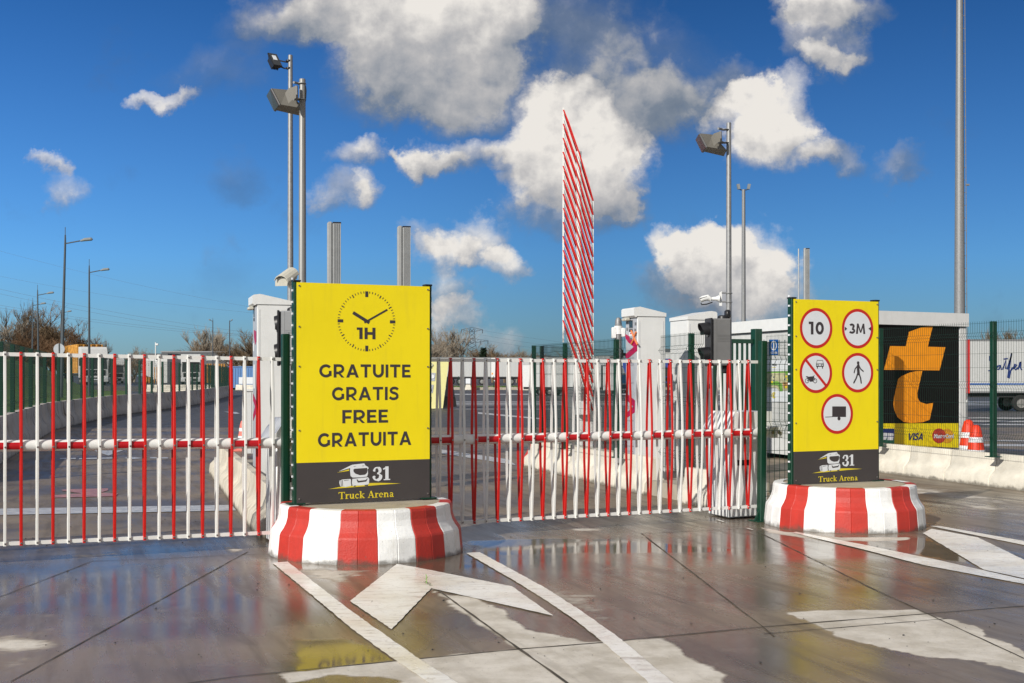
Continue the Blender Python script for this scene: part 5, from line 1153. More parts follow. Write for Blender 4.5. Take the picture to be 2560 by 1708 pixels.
# ------------------------------------------------------------------ emblem kiosk
def emblem_kiosk():
    Y0 = 20.2; X0 = (2178 - 1280) / F * Y0; rt = thing('kiosk_cabin', 'white flat-roofed cabin with a black board and a big orange letter emblem', 'cabin', (X0, Y0, 0), 0)
    rz = math.atan2(1.0, 1.97); ex = Vector((math.cos(rz), math.sin(rz), 0)); ey = Vector((-1.5, 4.5, 0)).normalized(); H = 2.70; W = 2.21; D = 5.2
    def q8(a0, a1, b0, b1, z0, z1, mb): P = [ex * a + ey * b for a, b in ((a0, b0), (a1, b0), (a1, b1), (a0, b1))]; mb.hex8([(p.x, p.y, z0) for p in P] + [(p.x, p.y, z1) for p in P])
    m = MB(); q8(.03, W - .03, .03, D, .1, H - .23, m); m.build('wall', M_BWHITE, rt)
    m = MB(); q8(-.04, W + .04, -.04, D + .05, H - .23, H, m); m.build('roof', M_WHITE2, rt)
    m = MB(); q8(-.01, W + .01, -.012, D + .02, H - .245, H - .232, m); m.build('roof_groove', M_BLACK, rt)
    m = MB(); q8(W - .15, W, -.01, .1, .05, H - .25, m); q8(0, .1, -.01, .1, .05, H - .25, m); m.build('corner_post', M_WHITE2, rt)
    m = MB(); q8(0, W, 0, .1, .03, .16, m); m.build('base_rail', M_WHITE2, rt)
    nrm = Vector((math.sin(rz), -math.cos(rz), 0))
    def on(px, py, k, n=nrm, P0=Vector((X0, Y0, 0))):
        o = Vector((0, 0, HC)); d = Vector(((px - 1280) / F, 1, (HZ - py) / F)); P1 = P0 + n * k; t = (P1 - o).dot(n) / d.dot(n); return o + d * t - Vector((X0, Y0, 0))
    def pl(pts, k, mm, nm): b = MB(); b.add([tuple(on(x, y, k)) for x, y in pts], [tuple(range(len(pts)))]); return b.build(nm, mm, rt)
    z = lambda pts: [(2160 + x / 3.135, 740 + y / 3.135) for x, y in pts]
    pl(z([(40,214),(740,228),(740,998),(40,1000)]), .004, M_PBLACK, 'black_board')
    pl(z([(40,1000),(740,998),(740,1190),(130,1168),(40,1164)]), .004, M_YEL, 'yellow_band')
    pl(z([(540,234),(500,398),(638,402),(592,584),(156,579),(205,393),(327,395),(352,282),(440,250)]), .009, M_ORANGE, 'emblem')
    pl(z([(457,588),(418,760),(420,800),(440,832),(490,848),(543,838),(515,970),(460,990),(370,997),(310,988),(262,950),(238,900),(231,850),(236,790),(268,650),(300,625),(360,600),(410,590)]), .009, M_ORANGE, 'emblem')
    pl(z([(128,1040),(238,1040),(238,1115),(128,1108)]), .009, M_NAVY, 'card_mark'); pl(z([(128,1108),(238,1115),(238,1163),(128,1160)]), .0095, M_DGREEN, 'card_mark')
    for s in ([(130,1075),(180,1073),(180,1098),(130,1098)], [(185,1073),(232,1076),(232,1098),(185,1098)], [(130,1103),(180,1103),(172,1128),(130,1128)], [(185,1103),(232,1104),(228,1130),(182,1130)]): pl(z(s), .012, M_SIGNW, 'card_letters')
    def txt(s, x0, x1, y0, y1, k, mm, bold, shear=.22):
        vs, fs = text_mesh(s, 0, 1, 0, 1, bold); b = MB(); P = []
        for u, v in vs: P.append(tuple(on(*z([(x0 + (u + (v - .5) * shear * (y1 - y0) / (x1 - x0)) * (x1 - x0), y1 + (y0 - y1) * v)])[0], k)))
        b.add(P, fs); b.build('lettering', mm, rt)
    vb = MB(); sans_text(vb, 'VISA', 345, 468, -1130, -1075, 0, .22, .05, P=lambda a, b: tuple(on(*z([(a + (b + 1100) * .22, -b)])[0], .009))); vb.build('lettering', M_NAVY, rt)
    def circ(cx, cy, r, mm, k): pl(z([(cx + r * .93 * math.cos(R(a)), cy + r * math.sin(R(a))) for a in range(0, 360, 15)]), k, mm, 'card_disc')
    circ(588, 1096, 58, mat('card_red', (.55, .05, .03, 1), .5), .009); circ(650, 1097, 56, mat('card_amber', (.80, .38, .02, 1), .5), .0085)
    txt('MasterCard', 549, 703, 1082, 1116, .012, M_SIGNW, .05, .1)
    # long side facing the lane: info plate, posters
    n2 = Vector((-ey.y, ey.x, 0)); n2 = n2 if n2.x < 0 else -n2
    def side(pts, k, mm, nm): b = MB(); b.add([tuple(on(x, y, k - .03, n2)) for x, y in pts], [tuple(range(len(pts)))]); return b.build(nm, mm, rt)
    zz = lambda pts: [(1880 + x / 6.536, 820 + y / 6.536) for x, y in pts]
    side(zz([(150,515),(620,510),(620,700),(150,715)]), .01, M_SIGNW, 'poster'); side(zz([(150,1000),(620,1000),(620,1215),(150,1215)]), .01, M_SIGNW, 'poster')
    M_MAP = mat('map_paper', (.62, .60, .36, 1), .5, var=.5, vs=14)
    side(zz([(150,720),(590,708),(590,1020),(440,1030),(400,975),(150,960)]), .013, M_MAP, 'site_map')
    for g in ([(150,720),(590,708),(590,730),(150,742)], [(290,880),(420,870),(490,920),(500,1035),(455,1035),(430,940),(290,925)], [(540,725),(590,720),(590,765),(550,760)]): side(zz(g), .016, M_GRASSP, 'map_green')
    M_MAPR = mat('map_buildings', (.62, .33, .12, 1), .5, var=.5, vs=30)
    side(zz([(500,890),(590,885),(590,990),(520,985)]), .016, M_MAPR, 'map_buildings')
    for x, y in ((300,780),(345,800),(345,850),(520,835)): side(zz([(x,y),(x+25,y-8),(x+25,y+6),(x,y+14)]), .018, M_NAVY, 'map_buildings')
    for a0_, b0_ in ((310,870),(545,780),(570,830),(540,950)): side(zz([(a0_,b0_),(a0_+30,b0_),(a0_+30,b0_+30),(a0_,b0_+30)]), .018, M_YEL, 'map_buildings')
    side(zz([(285,190),(425,190),(425,440),(285,440)]), .012, M_BLUE, 'info_plate')
    def stxt(s, x0, x1, y0, y1, mm, bold=.04, k=.016):
        vs, fs = text_mesh(s, 0, 1, 0, 1, bold); b = MB(); b.add([tuple(on(*zz([(x0 + u * (x1 - x0), y1 + (y0 - y1) * v)])[0], k - .03, n2)) for u, v in vs], fs); b.build('lettering', mm, rt)
    ring = MB(); N_ = 24; vs = []
    for r_ in (1, .78):
        for i in range(N_): a = 2 * math.pi * i / N_; vs.append(tuple(on(*zz([(355 + 50 * r_ * math.cos(a), 290 + 80 * r_ * math.sin(a))])[0], -.016, n2)))
    ring.add(vs, [(i, (i + 1) % N_, N_ + (i + 1) % N_, N_ + i) for i in range(N_)]); ring.build('info_ring', M_SIGNW, rt)
    stxt('i', 345, 365, 235, 350, M_SIGNW); stxt('ACCUEIL', 295, 418, 388, 425, M_SIGNW, .03)
    stxt('31', 368, 400, 585, 620, M_INK); side(zz([(330,585),(358,585),(358,615),(330,615)]), .014, M_INK, 'poster_mark'); side(zz([(320,642),(390,642),(390,649),(320,649)]), .014, M_YEL, 'poster_mark')
    stxt('€', 315, 380, 1050, 1150, M_YTXT, .04)
emblem_kiosk()
# ------------------------------------------------------------------ pedestrian gate
def ped_gate():
    a = PT(1775, 940, 22.56); b = PT(1891, 940, 23.0); rt = thing('pedestrian_gate', 'dark green barred pedestrian gate between two thick posts beside the cabin', 'gate', (a.x, a.y, 0))
    d = Vector((b.x - a.x, b.y - a.y, 0)); L_ = d.length; rt.rotation_euler = (0, 0, math.atan2(d.y, d.x))
    for x, h in ((0, 2.34), (L_, 2.50)): q = MB(); q.box(x - .08, x + .08, -.08, .08, 0, h, b=.008); q.box(x - .02, x + .02, -.084, -.08, 0, h); q.build('post', M_GREEN, rt)
    q = MB(); x0, x1 = .45, L_ - .085; q.box(.1, x1, -.03, .03, 2.22, 2.30); q.box(.1, x1, -.03, .03, .15, .23); q.box(.1, .16, -.03, .03, .15, 2.3); q.build('leaf_frame', M_GREEN, rt)
    for i in range(6): x = .27 + i * .115; q = MB(); q.box(x - .017, x + .017, -.017, .017, .2, 2.25); q.build('gate_bar', M_GREEN, rt) if x < x1 else None
ped_gate()
# ------------------------------------------------------------------ masts
def ladder_mast():
    Y = 38; X = (2399 - 1280) / F * Y; rt = thing('lighting_mast', 'tall tapering grey lighting mast with a rung rail behind the emblem cabin', 'mast', (X, Y, 0))
    q = MB(); q.lathe([(.185, 0), (.17, 3), (.10, 13.5), (.06, 22)], n=24); q.build('mast', M_GALV, rt, True)
    q = MB(); q.tube([(.235, -.02, 0), (.225, -.02, 3), (.155, -.02, 14), (.10, 0, 20)], .014, 6)
    for i in range(48): z = .6 + i * .4; r_ = .225 - .07 * max(0, min(1, (z - 3) / 11)); q.tube([(r_ - .06, -.02, z), (r_ + .015, -.02, z)], .010, 4)
    q.build('rung_rail', M_GALV, rt)
    q = MB(); q.box(.2, .30, -.05, .05, HC + (HZ - 462) / F * Y - .03, HC + (HZ - 462) / F * Y + .02); q.build('rail_stop', M_GALV, rt)
ladder_mast()
def twin_mast():
    Y = 62; X = (1859 - 1280) / F * Y; zt_ = HC + (HZ - 474) / F * Y; rt = thing('lighting_mast', 'distant slim mast with a pair of floodlights in a V on top', 'mast', (X, Y, 0))
    q = MB(); q.lathe([(.13, 0), (.09, zt_)], n=14); q.build('mast', M_GALV, rt, True)
    q = MB(); q.tube([(-.3, 0, zt_ + .1), (-.15, 0, zt_ - .02), (.15, 0, zt_ - .02), (.3, 0, zt_ + .1)], .03, 6); q.build('cross_arm', M_DARKPOLE, rt)
    for s in (-1, 1): q = MB(); q.hex8([(s * .18, -.1, zt_ + .02), (s * .30, -.1, zt_ + .0), (s * .36, -.1, zt_ + .27), (s * .22, -.1, zt_ + .28), (s * .18, .1, zt_ + .02), (s * .30, .1, zt_), (s * .36, .1, zt_ + .27), (s * .22, .1, zt_ + .28)]); q.build('floodlight', M_FARLAMP, rt)
twin_mast()
def street_light(px, ytip, ylamp, Y, armpx, label, pxb=None):
    X = (px - 1280) / F * Y; s = Y / F; Xb = ((pxb or px) - 1280) / F * Y - X; za = HC + (HZ - ylamp) * s; zt_ = HC + (HZ - ytip) * s; A = (armpx - px) * s
    rt = thing('street_light', label, 'street light', (X, Y, 0), 0, 'street lights along the far road')
    w0 = max(.11, 1.4 * s); q = MB(); q.tube([(Xb, 0, 0), (0, 0, za), (0, 0, za + (zt_ - za) * .5)], [w0, w0 * .5, w0 * .35], 10); q.tube([(0, 0, za), (0, 0, zt_)], w0 * .18, 6); q.build('pole', M_DARKPOLE, rt)
    q = MB(); q.tube([(0, 0, za - .05), (A * .6, 0, za + .12)], w0 * .32, 6); q.build('arm', M_DARKPOLE, rt)
    g = MB(); L_ = abs(A) * .42; sg = 1 if A > 0 else -1; g.tube([(A * .56, 0, za + .10), (A * .56 + sg * L_ * .35, 0, za + .17), (A * .56 + sg * L_ * .9, 0, za + .2), (A * .56 + sg * L_, 0, za + .16)], [.05, w0 * .85, w0 * .85, .06], 10); g.build('lamp_head', M_FARLAMP, rt)
street_light(163, 568, 607, 66, 232, 'nearest and tallest dark street light on the far left', 152)
street_light(223, 648, 680, 86, 274, 'second dark street light, right of the tallest one', 223)
street_light(94, 712, 737, 108, 135, 'street light between the bare trees, third highest', 97)
street_light(82, 745, 763, 124, 115, 'short street light just left of another among the bare trees', 80)
street_light(153, 770, 782, 142, 179, 'smallest street light behind the tallest pole')
street_light(532, 795, 803, 160, 522, 'far street light with its lamp to the left, above the grey depot')
street_light(574, 800, 804, 150, 581, 'far pale street light above the depot door')
# traffic sign seen from behind, pylon, lines
rt = thing('road_sign', 'round road sign seen from behind beside the tallest street light', 'road sign', ((147 - 1280) / F * 62, 62, 0)); zc = HC + 67 / F * 62
q = MB(); q.tube([(0, 0, 0), (0, 0, zc + .3)], .03, 8); q.build('post', M_GALV, rt); q = MB(); q.tube([(0, .03, zc), (0, .05, zc)], .29, 28); q.build('plate', M_PANEL, rt)
def pylon(px, Y, ytop, label):
    s = Y / F; X = (px - 1280) * s; H = HC + (HZ - ytop) * s; rt = thing('power_pylon', label, 'pylon', (X, Y, 0)); q = MB(); r_ = .14
    wdt = lambda z: 3.2 * (1 - z / H) ** 1.2 + 1.1
    zs = [H * i / 12 for i in range(13)]
    for a, b in zip(zs[:-1], zs[1:]):
        for sx in (-1, 1):
            for sy in (-1, 1):
                q.tube([(sx * wdt(a), sy * wdt(a), a), (sx * wdt(b), sy * wdt(b), b)], r_, 4); q.tube([(sx * wdt(a), sy * wdt(a), a), (-sx * wdt(b), sy * wdt(b), b)], r_ * .6, 3)
    for z, w_ in ((H * .76, 8.2), (H * .98, 5.4)):
        for sg in (-1, 1):
            q.tube([(0, 0, z - 1.2), (sg * w_, 0, z)], r_, 4); q.tube([(0, 0, z + 1.2), (sg * w_, 0, z)], r_, 4)
            for k in range(5): q.tube([(sg * w_ * k / 5, 0, z - 1.2 * (1 - k / 5)), (sg * w_ * (k + 1) / 5, 0, z + 1.2 * (1 - (k + 1) / 5))], r_ * .5, 3)
    q.build('lattice', M_DARKPOLE, rt)
    q = MB()
    for z, w_ in ((H * .76, 8.2), (H * .76, 4.5), (H * .98, 5.4)):
        for sg in (-1, 1): q.tube([(sg * w_ * .97, 0, z), (sg * w_ * .97, 0, z - 1.8)], .2, 5)
    q.build('insulator', M_DARKPOLE, rt)
pylon(1180, 600, 822, 'lattice power pylon above the lorries, right of the clock sign')
M_CABLE = mat('power_cable', (.06, .09, .14, 1), .6)
def cables(pairs, Y, r_, label):
    q = MB()
    for (x0, y0, x1, y1, sag) in pairs:
        pts = []
        for i in range(15): t = i / 14; x = x0 + (x1 - x0) * t; y = y0 + (y1 - y0) * t + sag * 4 * t * (1 - t); pts.append(PT(x, y, Y))
        q.tube(pts, r_, 4, cap=False)
    tag(q.build('power_line', M_CABLE), label, 'power line')
cables([(-100, 700, 900, 860, 20), (-100, 712, 900, 868, 20), (-100, 745, 900, 848, 22), (-100, 752, 900, 852, 22)], 420, .045, 'thin power cables sagging across the lower left sky')
cables([(-100, 670, 900, 800, 22), (-100, 600, 760, 790, 14)], 500, .04, 'uppermost pair of faint power cables in the left sky')
cables([(1195, 848, 1700, 905, 8), (1195, 836, 1700, 896, 8), (1205, 826, 1700, 880, 8)], 590, .05, 'faint power cables leaving the pylon to the right')
# ------------------------------------------------------------------ grass bank and verge
M_GRASS = mat('grass', (.085, .16, .018, 1), .9, var=.45, vs=.7, bump=1.0, bs=8, dirt=.35, dirtcol=(.16, .17, .04, 1))
def bank():
    nu, nv = 60, 60; vs = []; fs = []
    edge = [p for p in LC]
    for j in range(nv + 1):
        Y = 20 + 105 * j / nv
        # x of the barrier line at this depth
        xe = None
        for a, b in zip(LC[:-1], LC[1:]):
            if a.y <= Y <= b.y: t = (Y - a.y) / (b.y - a.y); xe = a.x + (b.x - a.x) * t
        if xe is None: xe = LC[0].x if Y < LC[0].y else LC[-1].x
        lim = -.322 * Y if Y > 62 else xe - .5
        xe = min(xe - .5, lim)
        for i in range(nu + 1):
            X = xe - (70 * (i / nu) ** 1.5); w_ = -X - .34 * Y
            s1_ = max(0, min(1, w_ / 9)); s2_ = max(0, min(1, (Y - 35) / 45)); h = 3.0 * s1_ * s1_ * (3 - 2 * s1_) * s2_
            vs.append((X, Y, .02 + h + (.05 * math.sin(X * 1.3) * math.sin(Y * .9) + .05 if i > 1 else 0)))
    for j in range(nv):
        for i in range(nu): a = j * (nu + 1) + i; fs.append((a, a + 1, a + nu + 2, a + nu + 1))
    mb = MB(); mb.add(vs, fs); tag(mb.build('grass_bank', M_GRASS, None, True), kind='structure')
bank()
def grass_blades(n, fx, fh, name):
    random.seed(8); mb = MB()
    for _ in range(n):
        p, h = fx(), random.uniform(.05, .14) * fh; a = random.uniform(0, 6.28); d = Vector((math.cos(a), math.sin(a), 0)) * .035 * fh
        l = Vector((random.uniform(-.06, .06), random.uniform(-.06, .06), h * 1.5)) * 1
        mb.add([p - d, p + d, p + l], [(0, 1, 2)])
    return tag(mb.build(name, M_GRASS), kind='stuff')
grass_blades(5000, lambda: Vector((random.uniform(-12, 12), random.uniform(139, 146), .02)), 2.2, 'verge_grass')
mb = MB(); mb.box(-60, 60, 138.4, 146.5, 0, .02); tag(mb.build('verge', M_GRASS), kind='structure')
mb = MB(); mb.box(-8, 60, 137.6, 138.2, 0, .28); tag(mb.build('kerb', M_KIOSKKERB), kind='structure')
random.seed(4); mb = MB()
for _ in range(420):
    x, y, s = random.uniform(-9, 12), random.uniform(138.5, 141), random.uniform(.1, .26); mb.hex8([(x + a * s * random.uniform(.7, 1.2), y + b * s * random.uniform(.7, 1.2), z * s * random.uniform(.6, 1.1)) for z in (0, 1.2) for a, b in ((-1, -1), (1, -1), (1, 1), (-1, 1))])
tag(mb.build('pebble_bed', M_STONE), kind='stuff')
mb = MB(); mb.box(-110, -33, 126, 210, 0, .5); tag(mb.build('raised_road', M_ASPH), kind='structure')
mb = MB(); mb.box(-33, 40, 146.5, 230, 0, .3); tag(mb.build('lorry_park', M_ASPH), kind='structure')
# ------------------------------------------------------------------ lorries
def wheel(root, x, y, r_, z0=0, wd=.3, axis='x'):
    """tyre with rim as sub-part; axis the axle runs along"""
    t = MB(); pr = [(r_ * .58, -wd / 2), (r_ * .93, -wd / 2), (r_, -wd * .36), (r_, wd * .36), (r_ * .93, wd / 2), (r_ * .58, wd / 2)]; t.lathe(pr, n=28, cap=False)
    Mx = Matrix.Translation((x, y, z0 + r_)) @ (Matrix.Rotation(R(90), 4, 'Y') if axis == 'x' else Matrix.Rotation(R(90), 4, 'X'))
    t.xform(Mx); o = t.build('wheel', M_RUBBER, root, True)
    q = MB(); q.lathe([(r_ * .58, -wd * .45), (r_ * .5, -wd * .3), (r_ * .25, -wd * .34), (r_ * .2, -wd * .45), (0, -wd * .45)], n=20); q.lathe([(r_ * .58, wd * .45), (r_ * .5, wd * .3), (r_ * .25, wd * .34), (r_ * .2, wd * .45), (0, wd * .45)], n=20)
    q.xform(Mx); q.build('rim', M_RIM, o, True)
def lorry(px, ybase, Y, k, label, z0=0, bodym=M_BWHITE, roofd=False, emb=None, load=None, rz=0, lampor=False):
    X = (px - 1280) / F * Y; rt = thing('lorry', label, 'lorry', (X, Y, z0), rz); rt.scale = (k, k, k)
    c = MB(); c.prism([(0, .75), (0, 1.6), (.12, 2.75), (.45, 3.55), (.8, 3.8), (2.2, 3.8), (2.2, .75)], -1.22, 1.22, ax='yz'); c.build('cab', bodym, rt)
    g = MB(); g.hex8([(-1.12, -.03, 1.62), (1.12, -.03, 1.62), (1.12, .0, 1.62), (-1.12, .0, 1.62), (-1.08, .10, 2.7), (1.08, .10, 2.7), (1.08, .13, 2.7), (-1.08, .13, 2.7)]); g.build('windscreen', M_GLASS, rt)
    g = MB(); g.box(-.95, .95, -.05, 0, .95, 1.5); g.build('grille', M_BLACK, rt)
    g = MB(); g.box(-1.25, 1.25, -.12, .5, .3, .92, b=.06); g.build('bumper', bodym, rt); g = MB(); g.box(-.75, .75, -.135, -.12, .4, .75); g.build('lower_grille', M_CHASSIS, rt)
    for s in (-1, 1):
        g = MB(); g.box(s * 1.02 - .16, s * 1.02 + .16, -.14, -.11, .62, .82, b=.01); g.build('headlight', M_SIGNW, rt)
        g = MB(); g.box(s * 1.42 - .09, s * 1.42 + .09, -.05, .12, 1.9, 2.65, b=.03); g.tube([(s * 1.2, .1, 2.6), (s * 1.42, .05, 2.6)], .03, 6); g.build('mirror', M_BLACK, rt)
        wheel(rt, s * 1.05, 1.4, .5)
    g = MB(); g.box(-.26, .26, -.15, -.137, .50, .62); g.build('number_plate', M_YEL if lampor else M_SIGNW, rt)
    g = MB(); g.box(-1.1, 1.1, -.12, .3, 2.78, 2.93); g.build('sun_visor', M_BLACK if roofd else bodym, rt)
    if emb:
        vs, fs = text_mesh(emb, -.42, .42, 1.12, 1.36, .03); g = MB(); g.add([(v[0], -.055, v[1]) for v in vs], fs); g.build('lettering', M_GALV, rt)
    if load is not None: load(rt)
    return rt
def pallet_load(rt):
    q = MB(); q.box(-1.25, 1.25, 2.6, 12.5, .9, 1.15); q.build('trailer_bed', M_CHASSIS, rt)
    q = MB()
    for i in range(20):
        for xx in (-1.25, 0):
            for k in range(7): z = 1.2 + i * .145; q.box(xx + .02, xx + 1.2, 2.8 + k * 1.3, 2.8 + k * 1.3 + 1.2, z + .10, z + .13); [q.box(xx + .02 + j * .53, xx + .16 + j * .53, 2.8 + k * 1.3, 2.8 + k * 1.3 + 1.2, z, z + .1) for j in range(3)]
    q.build('pallet_stack', M_WOOD, rt)
    for x in (-1, 1):
        for y in (8, 9.3, 10.6): wheel(rt, x, y, .5)
def box_load(m):
    def f(rt):
        q = MB(); q.box(-1.27, 1.27, 2.5, 14, 1.1, 4.0, b=.03); q.build('trailer_body', m, rt); q = MB(); q.box(-1.0, 1.0, 2.5, 14, .8, 1.1); q.build('trailer_bed', M_CHASSIS, rt)
        for x in (-1, 1):
            for y in (10, 11.3, 12.6): wheel(rt, x, y, .5)
    return f
lorry(238, 962, 142, 1.2, 'white lorry loaded with wooden pallets, facing the camera on the left road', z0=.5, emb='MAN', load=pallet_load, rz=R(29))
lorry(290, 955, 178, .97, 'grey-white lorry half hidden behind the pallet lorry', z0=.5, load=box_load(M_TRAIL), bodym=M_TRAIL, rz=R(24))
lorry(477, 955, 158, 1.0, 'white lorry with a dark windscreen behind the far left fence', z0=.5, roofd=True, load=box_load(M_BWHITE), rz=R(15))
lorry(1528, 965, 112, .86, 'pale lorry with an orange plate behind the dome-topped post', load=box_load(M_TRAIL), lampor=True, rz=R(25))
lorry(1557, 970, 95, .62, 'small white van-cabbed lorry beside the magenta chevron kiosk', load=box_load(M_BWHITE), rz=R(60))
lorry(1672, 960, 150, .95, 'blue curtained lorry between the two payment kiosks', load=box_load(M_CURT), bodym=M_CURT, lampor=True, rz=R(15))
def trailer_side(px0, px1, Y, z0, h, label, k=1.0, wheels=(), rear=False, group=None, name='semi_trailer'):
    s = Y / F; X0 = (px0 - 1280) * s; W = (px1 - px0) * s / k; rt = thing(name, label, 'semi-trailer', (X0, Y, z0), 0, group); rt.scale = (k, k, k)
    q = MB(); q.box(0, W, 0, 2.5, 1.15, h, b=.03); q.build('box_body', M_TRAIL, rt)
    q = MB()
    for i in range(int(W / .62)): x = .31 + i * .62; q.box(x, x + .012, -.006, 0, 1.25, h - .12)
    q.build('panel_seams', M_PANEL, rt)
    q = MB(); q.box(-.01, W + .01, -.015, .0, 1.12, 1.22); q.box(-.01, W + .01, -.015, .0, h - .1, h + .01); q.build('body_rail', M_GALV, rt)
    q = MB(); q.box(.1, W - .1, .3, 2.2, .85, 1.15); q.box(W * .35, W * .35 + .9, .1, .8, .5, .95, b=.03); q.build('chassis', M_CHASSIS, rt)
    for x in wheels: wheel(rt, x, .2, .5, axis='y'); wheel(rt, x, 2.3, .5, axis='y')
    if rear: q = MB(); q.box(-.07, -.0, -.02, 2.5, 1.1, h); q.build('door_frame', M_RED, rt); q = MB(); q.box(-.35, -.07, .1, 2.4, .55, .75); q.build('rear_bumper', M_WHITE2, rt); q = MB(); q.box(-.36, -.2, .0, .4, .75, .9); q.build('tail_lamp', M_RED, rt)
    return rt
trailer_side(985, 1227, 172, .3, 3.95, 'white semi-trailer parked right of the clock sign, rear doors at its right end', wheels=(8.1, 9.4, 12.6), group='white semi-trailers in the far lorry park')
tr = trailer_side(1240, 1420, 172, .3, 3.95, 'white semi-trailer parked end to end with another, behind the barriers in the middle', wheels=(2.2, 3.5), rear=True, group='white semi-trailers in the far lorry park')
q = MB(); q.box(-.7, -.1, -.03, 2.5, 1.1, 3.9); q.build('rear_door', M_WHITE2, tr); q = MB(); q.box(-.62, -.45, -.05, -.031, 1.5, 1.75); q.build('marker_plate', M_ORANGE, tr)
trailer_side(1424, 1530, 172, .3, 3.5, 'white semi-trailer seen through the mesh under the raised barrier', wheels=(1.5,), group='white semi-trailers in the far lorry park')
Ys = 54; sa = trailer_side(2424, 2900, Ys, 0, 4.35, 'white semi-trailer with blue handwriting-style name at the right edge', k=.745, wheels=(3.15, 4.45, 5.75), rear=True)
q = MB(); q.box(0, 11, -.02, -.008, 1.62, 1.70); q.build('blue_stripe', M_BLUE, sa)
def script_name():
    mb = MB(); s = Ys / F / .745
    z = lambda pts: [((2160 + x / 3.135 - 2424) * s, (HC - (740 + y / 3.135 - HZ) / F * Ys) / .745) for x, y in pts]
    for pts, wd in (([(1010,470),(985,475),(985,500),(1015,530),(1022,560),(1000,585),(970,586)], [.05,.10,.14,.15,.15,.10,.04]), ([(1068,545),(1045,550),(1035,575),(1055,575),(1072,545),(1072,575),(1090,570)], .09), ([(1085,575),(1112,500),(1108,570),(1130,560)], .085), ([(1090,495),(1125,490)], .07),
                    ([(1120,575),(1150,480),(1155,448),(1145,500),(1125,640),(1135,645),(1145,590),(1165,560)], .09), ([(1150,575),(1180,560),(1195,540),(1180,535),(1170,560),(1185,578),(1210,560)], .085), ([(1205,575),(1222,520),(1228,515),(1222,560),(1235,580)], .085)):
        stroke(mb, z(pts), wd, -.03 - random.uniform(0, .01))
    mb.build('lettering', M_NAVY, sa)
script_name()
# stand-alone things of the lorry park
def stand_block(px, Y, z0, label, bw=16, hh=30):
    s = Y / F; rt = thing('notice_board', label, 'notice board', ((px - 1280) * s, Y, z0), 0, 'white boards on small concrete feet')
    q = MB(); q.hex8([(-bw * .55 * s, 0, 0), (bw * .55 * s, 0, 0), (bw * .55 * s, .6, 0), (-bw * .55 * s, .6, 0), (-bw * .4 * s, .15, .62), (bw * .4 * s, .15, .62), (bw * .4 * s, .45, .62), (-bw * .4 * s, .45, .62)]); q.build('concrete_foot', M_CONCW, rt)
    q = MB(); q.box(-bw * .42 * s, bw * .42 * s, .2, .27, .72, hh * s); q.build('board', M_SIGNW, rt)
stand_block(1170, 136, 0, 'white board on a concrete foot before the trailers, left one', 14, 29); stand_block(1307, 134, 0, 'white board on a concrete foot before the trailers, wider right one', 26, 29)
for i, px in enumerate((1146, 1234, 1280, 1325)):
    q = MB(); q.tube([(0, 0, 0), (0, 0, 1.55)], .03, 6); o = q.build('green_stake', M_GREEN); o.location = ((px - 1280) / F * 139.5, 139.5, 0.02); tag(o, 'thin green stake, ' + ORDW[i] + ' from the clock sign in the verge before the trailers', 'stake', 'green stakes in the verge')
# pale yellow pictogram totem
rt = thing('totem_sign', 'pale yellow leaning totem with pictograms just right of the clock sign', 'sign', PT(1085, 1021, 57.5))
Yt = 57.5; cT = rt.location.copy(); cT.z = 0; rt.location = cT
P = lambda x, y, dy=0: PT(x, y, Yt + dy) - cT
q = MB(); q.hex8([P(1030,1023),P(1107,1021),P(1122.5,901),P(1040,901),P(1030,1023,.5),P(1107,1021,.5),P(1122.5,901,.5),P(1040,901,.5)]); q.build('board', M_PALEY, rt)
q = MB(); q.hex8([P(1107.5,1021,.02),P(1141,1017,.6),P(1137,990,.6),P(1124,903,.1),P(1107.5,1021,.55),P(1140,1017,1.2),P(1136,990,1.2),P(1124,903,.6)]); q.build('support', M_BGREY, rt)
q = MB(); q.hex8([P(1107.5,1021,.0),P(1142,1017,.55),P(1138,993,.55),P(1111,991,.0),P(1107.5,1021,.02),P(1142,1017,.6),P(1138,993,.6),P(1111,991,.02)]); q.build('support_foot', M_CHASSIS, rt)
zq = lambda pts: [(1060 + x / 5.226, 820 + y / 5.226) for x, y in pts]
for pts in ([(60,585),(152,588),(142,692),(60,696)], [(60,742),(126,742),(112,850),(60,852)], [(60,900),(98,902),(92,948),(60,950)]):
    q = MB(); q.add([tuple(P(x, y, -.02)) for x, y in zq(pts)], [(0, 1, 2, 3)]); q.build('pictogram', M_PANEL, rt)
q = MB(); q.add([tuple(P(x, y, -.04)) for x, y in zq([(78 + 0,640),(95,612),(120,610),(138,630),(132,655),(100,665),(80,662)])], [tuple(range(7))]); q.add([tuple(P(x, y, -.04)) for x, y in zq([(84,765),(105,768),(98,830),(84,832)])], [tuple(range(4))]); q.build('pictogram_mark', M_SIGNW, rt)
q = MB(); q.tube([P(*p, -.03) for p in zq([(78,470),(90,462),(105,468),(116,480),(108,498),(96,500),(98,520),(80,522)])], .02, 4); q.build('pictogram_outline', M_PANEL, rt)
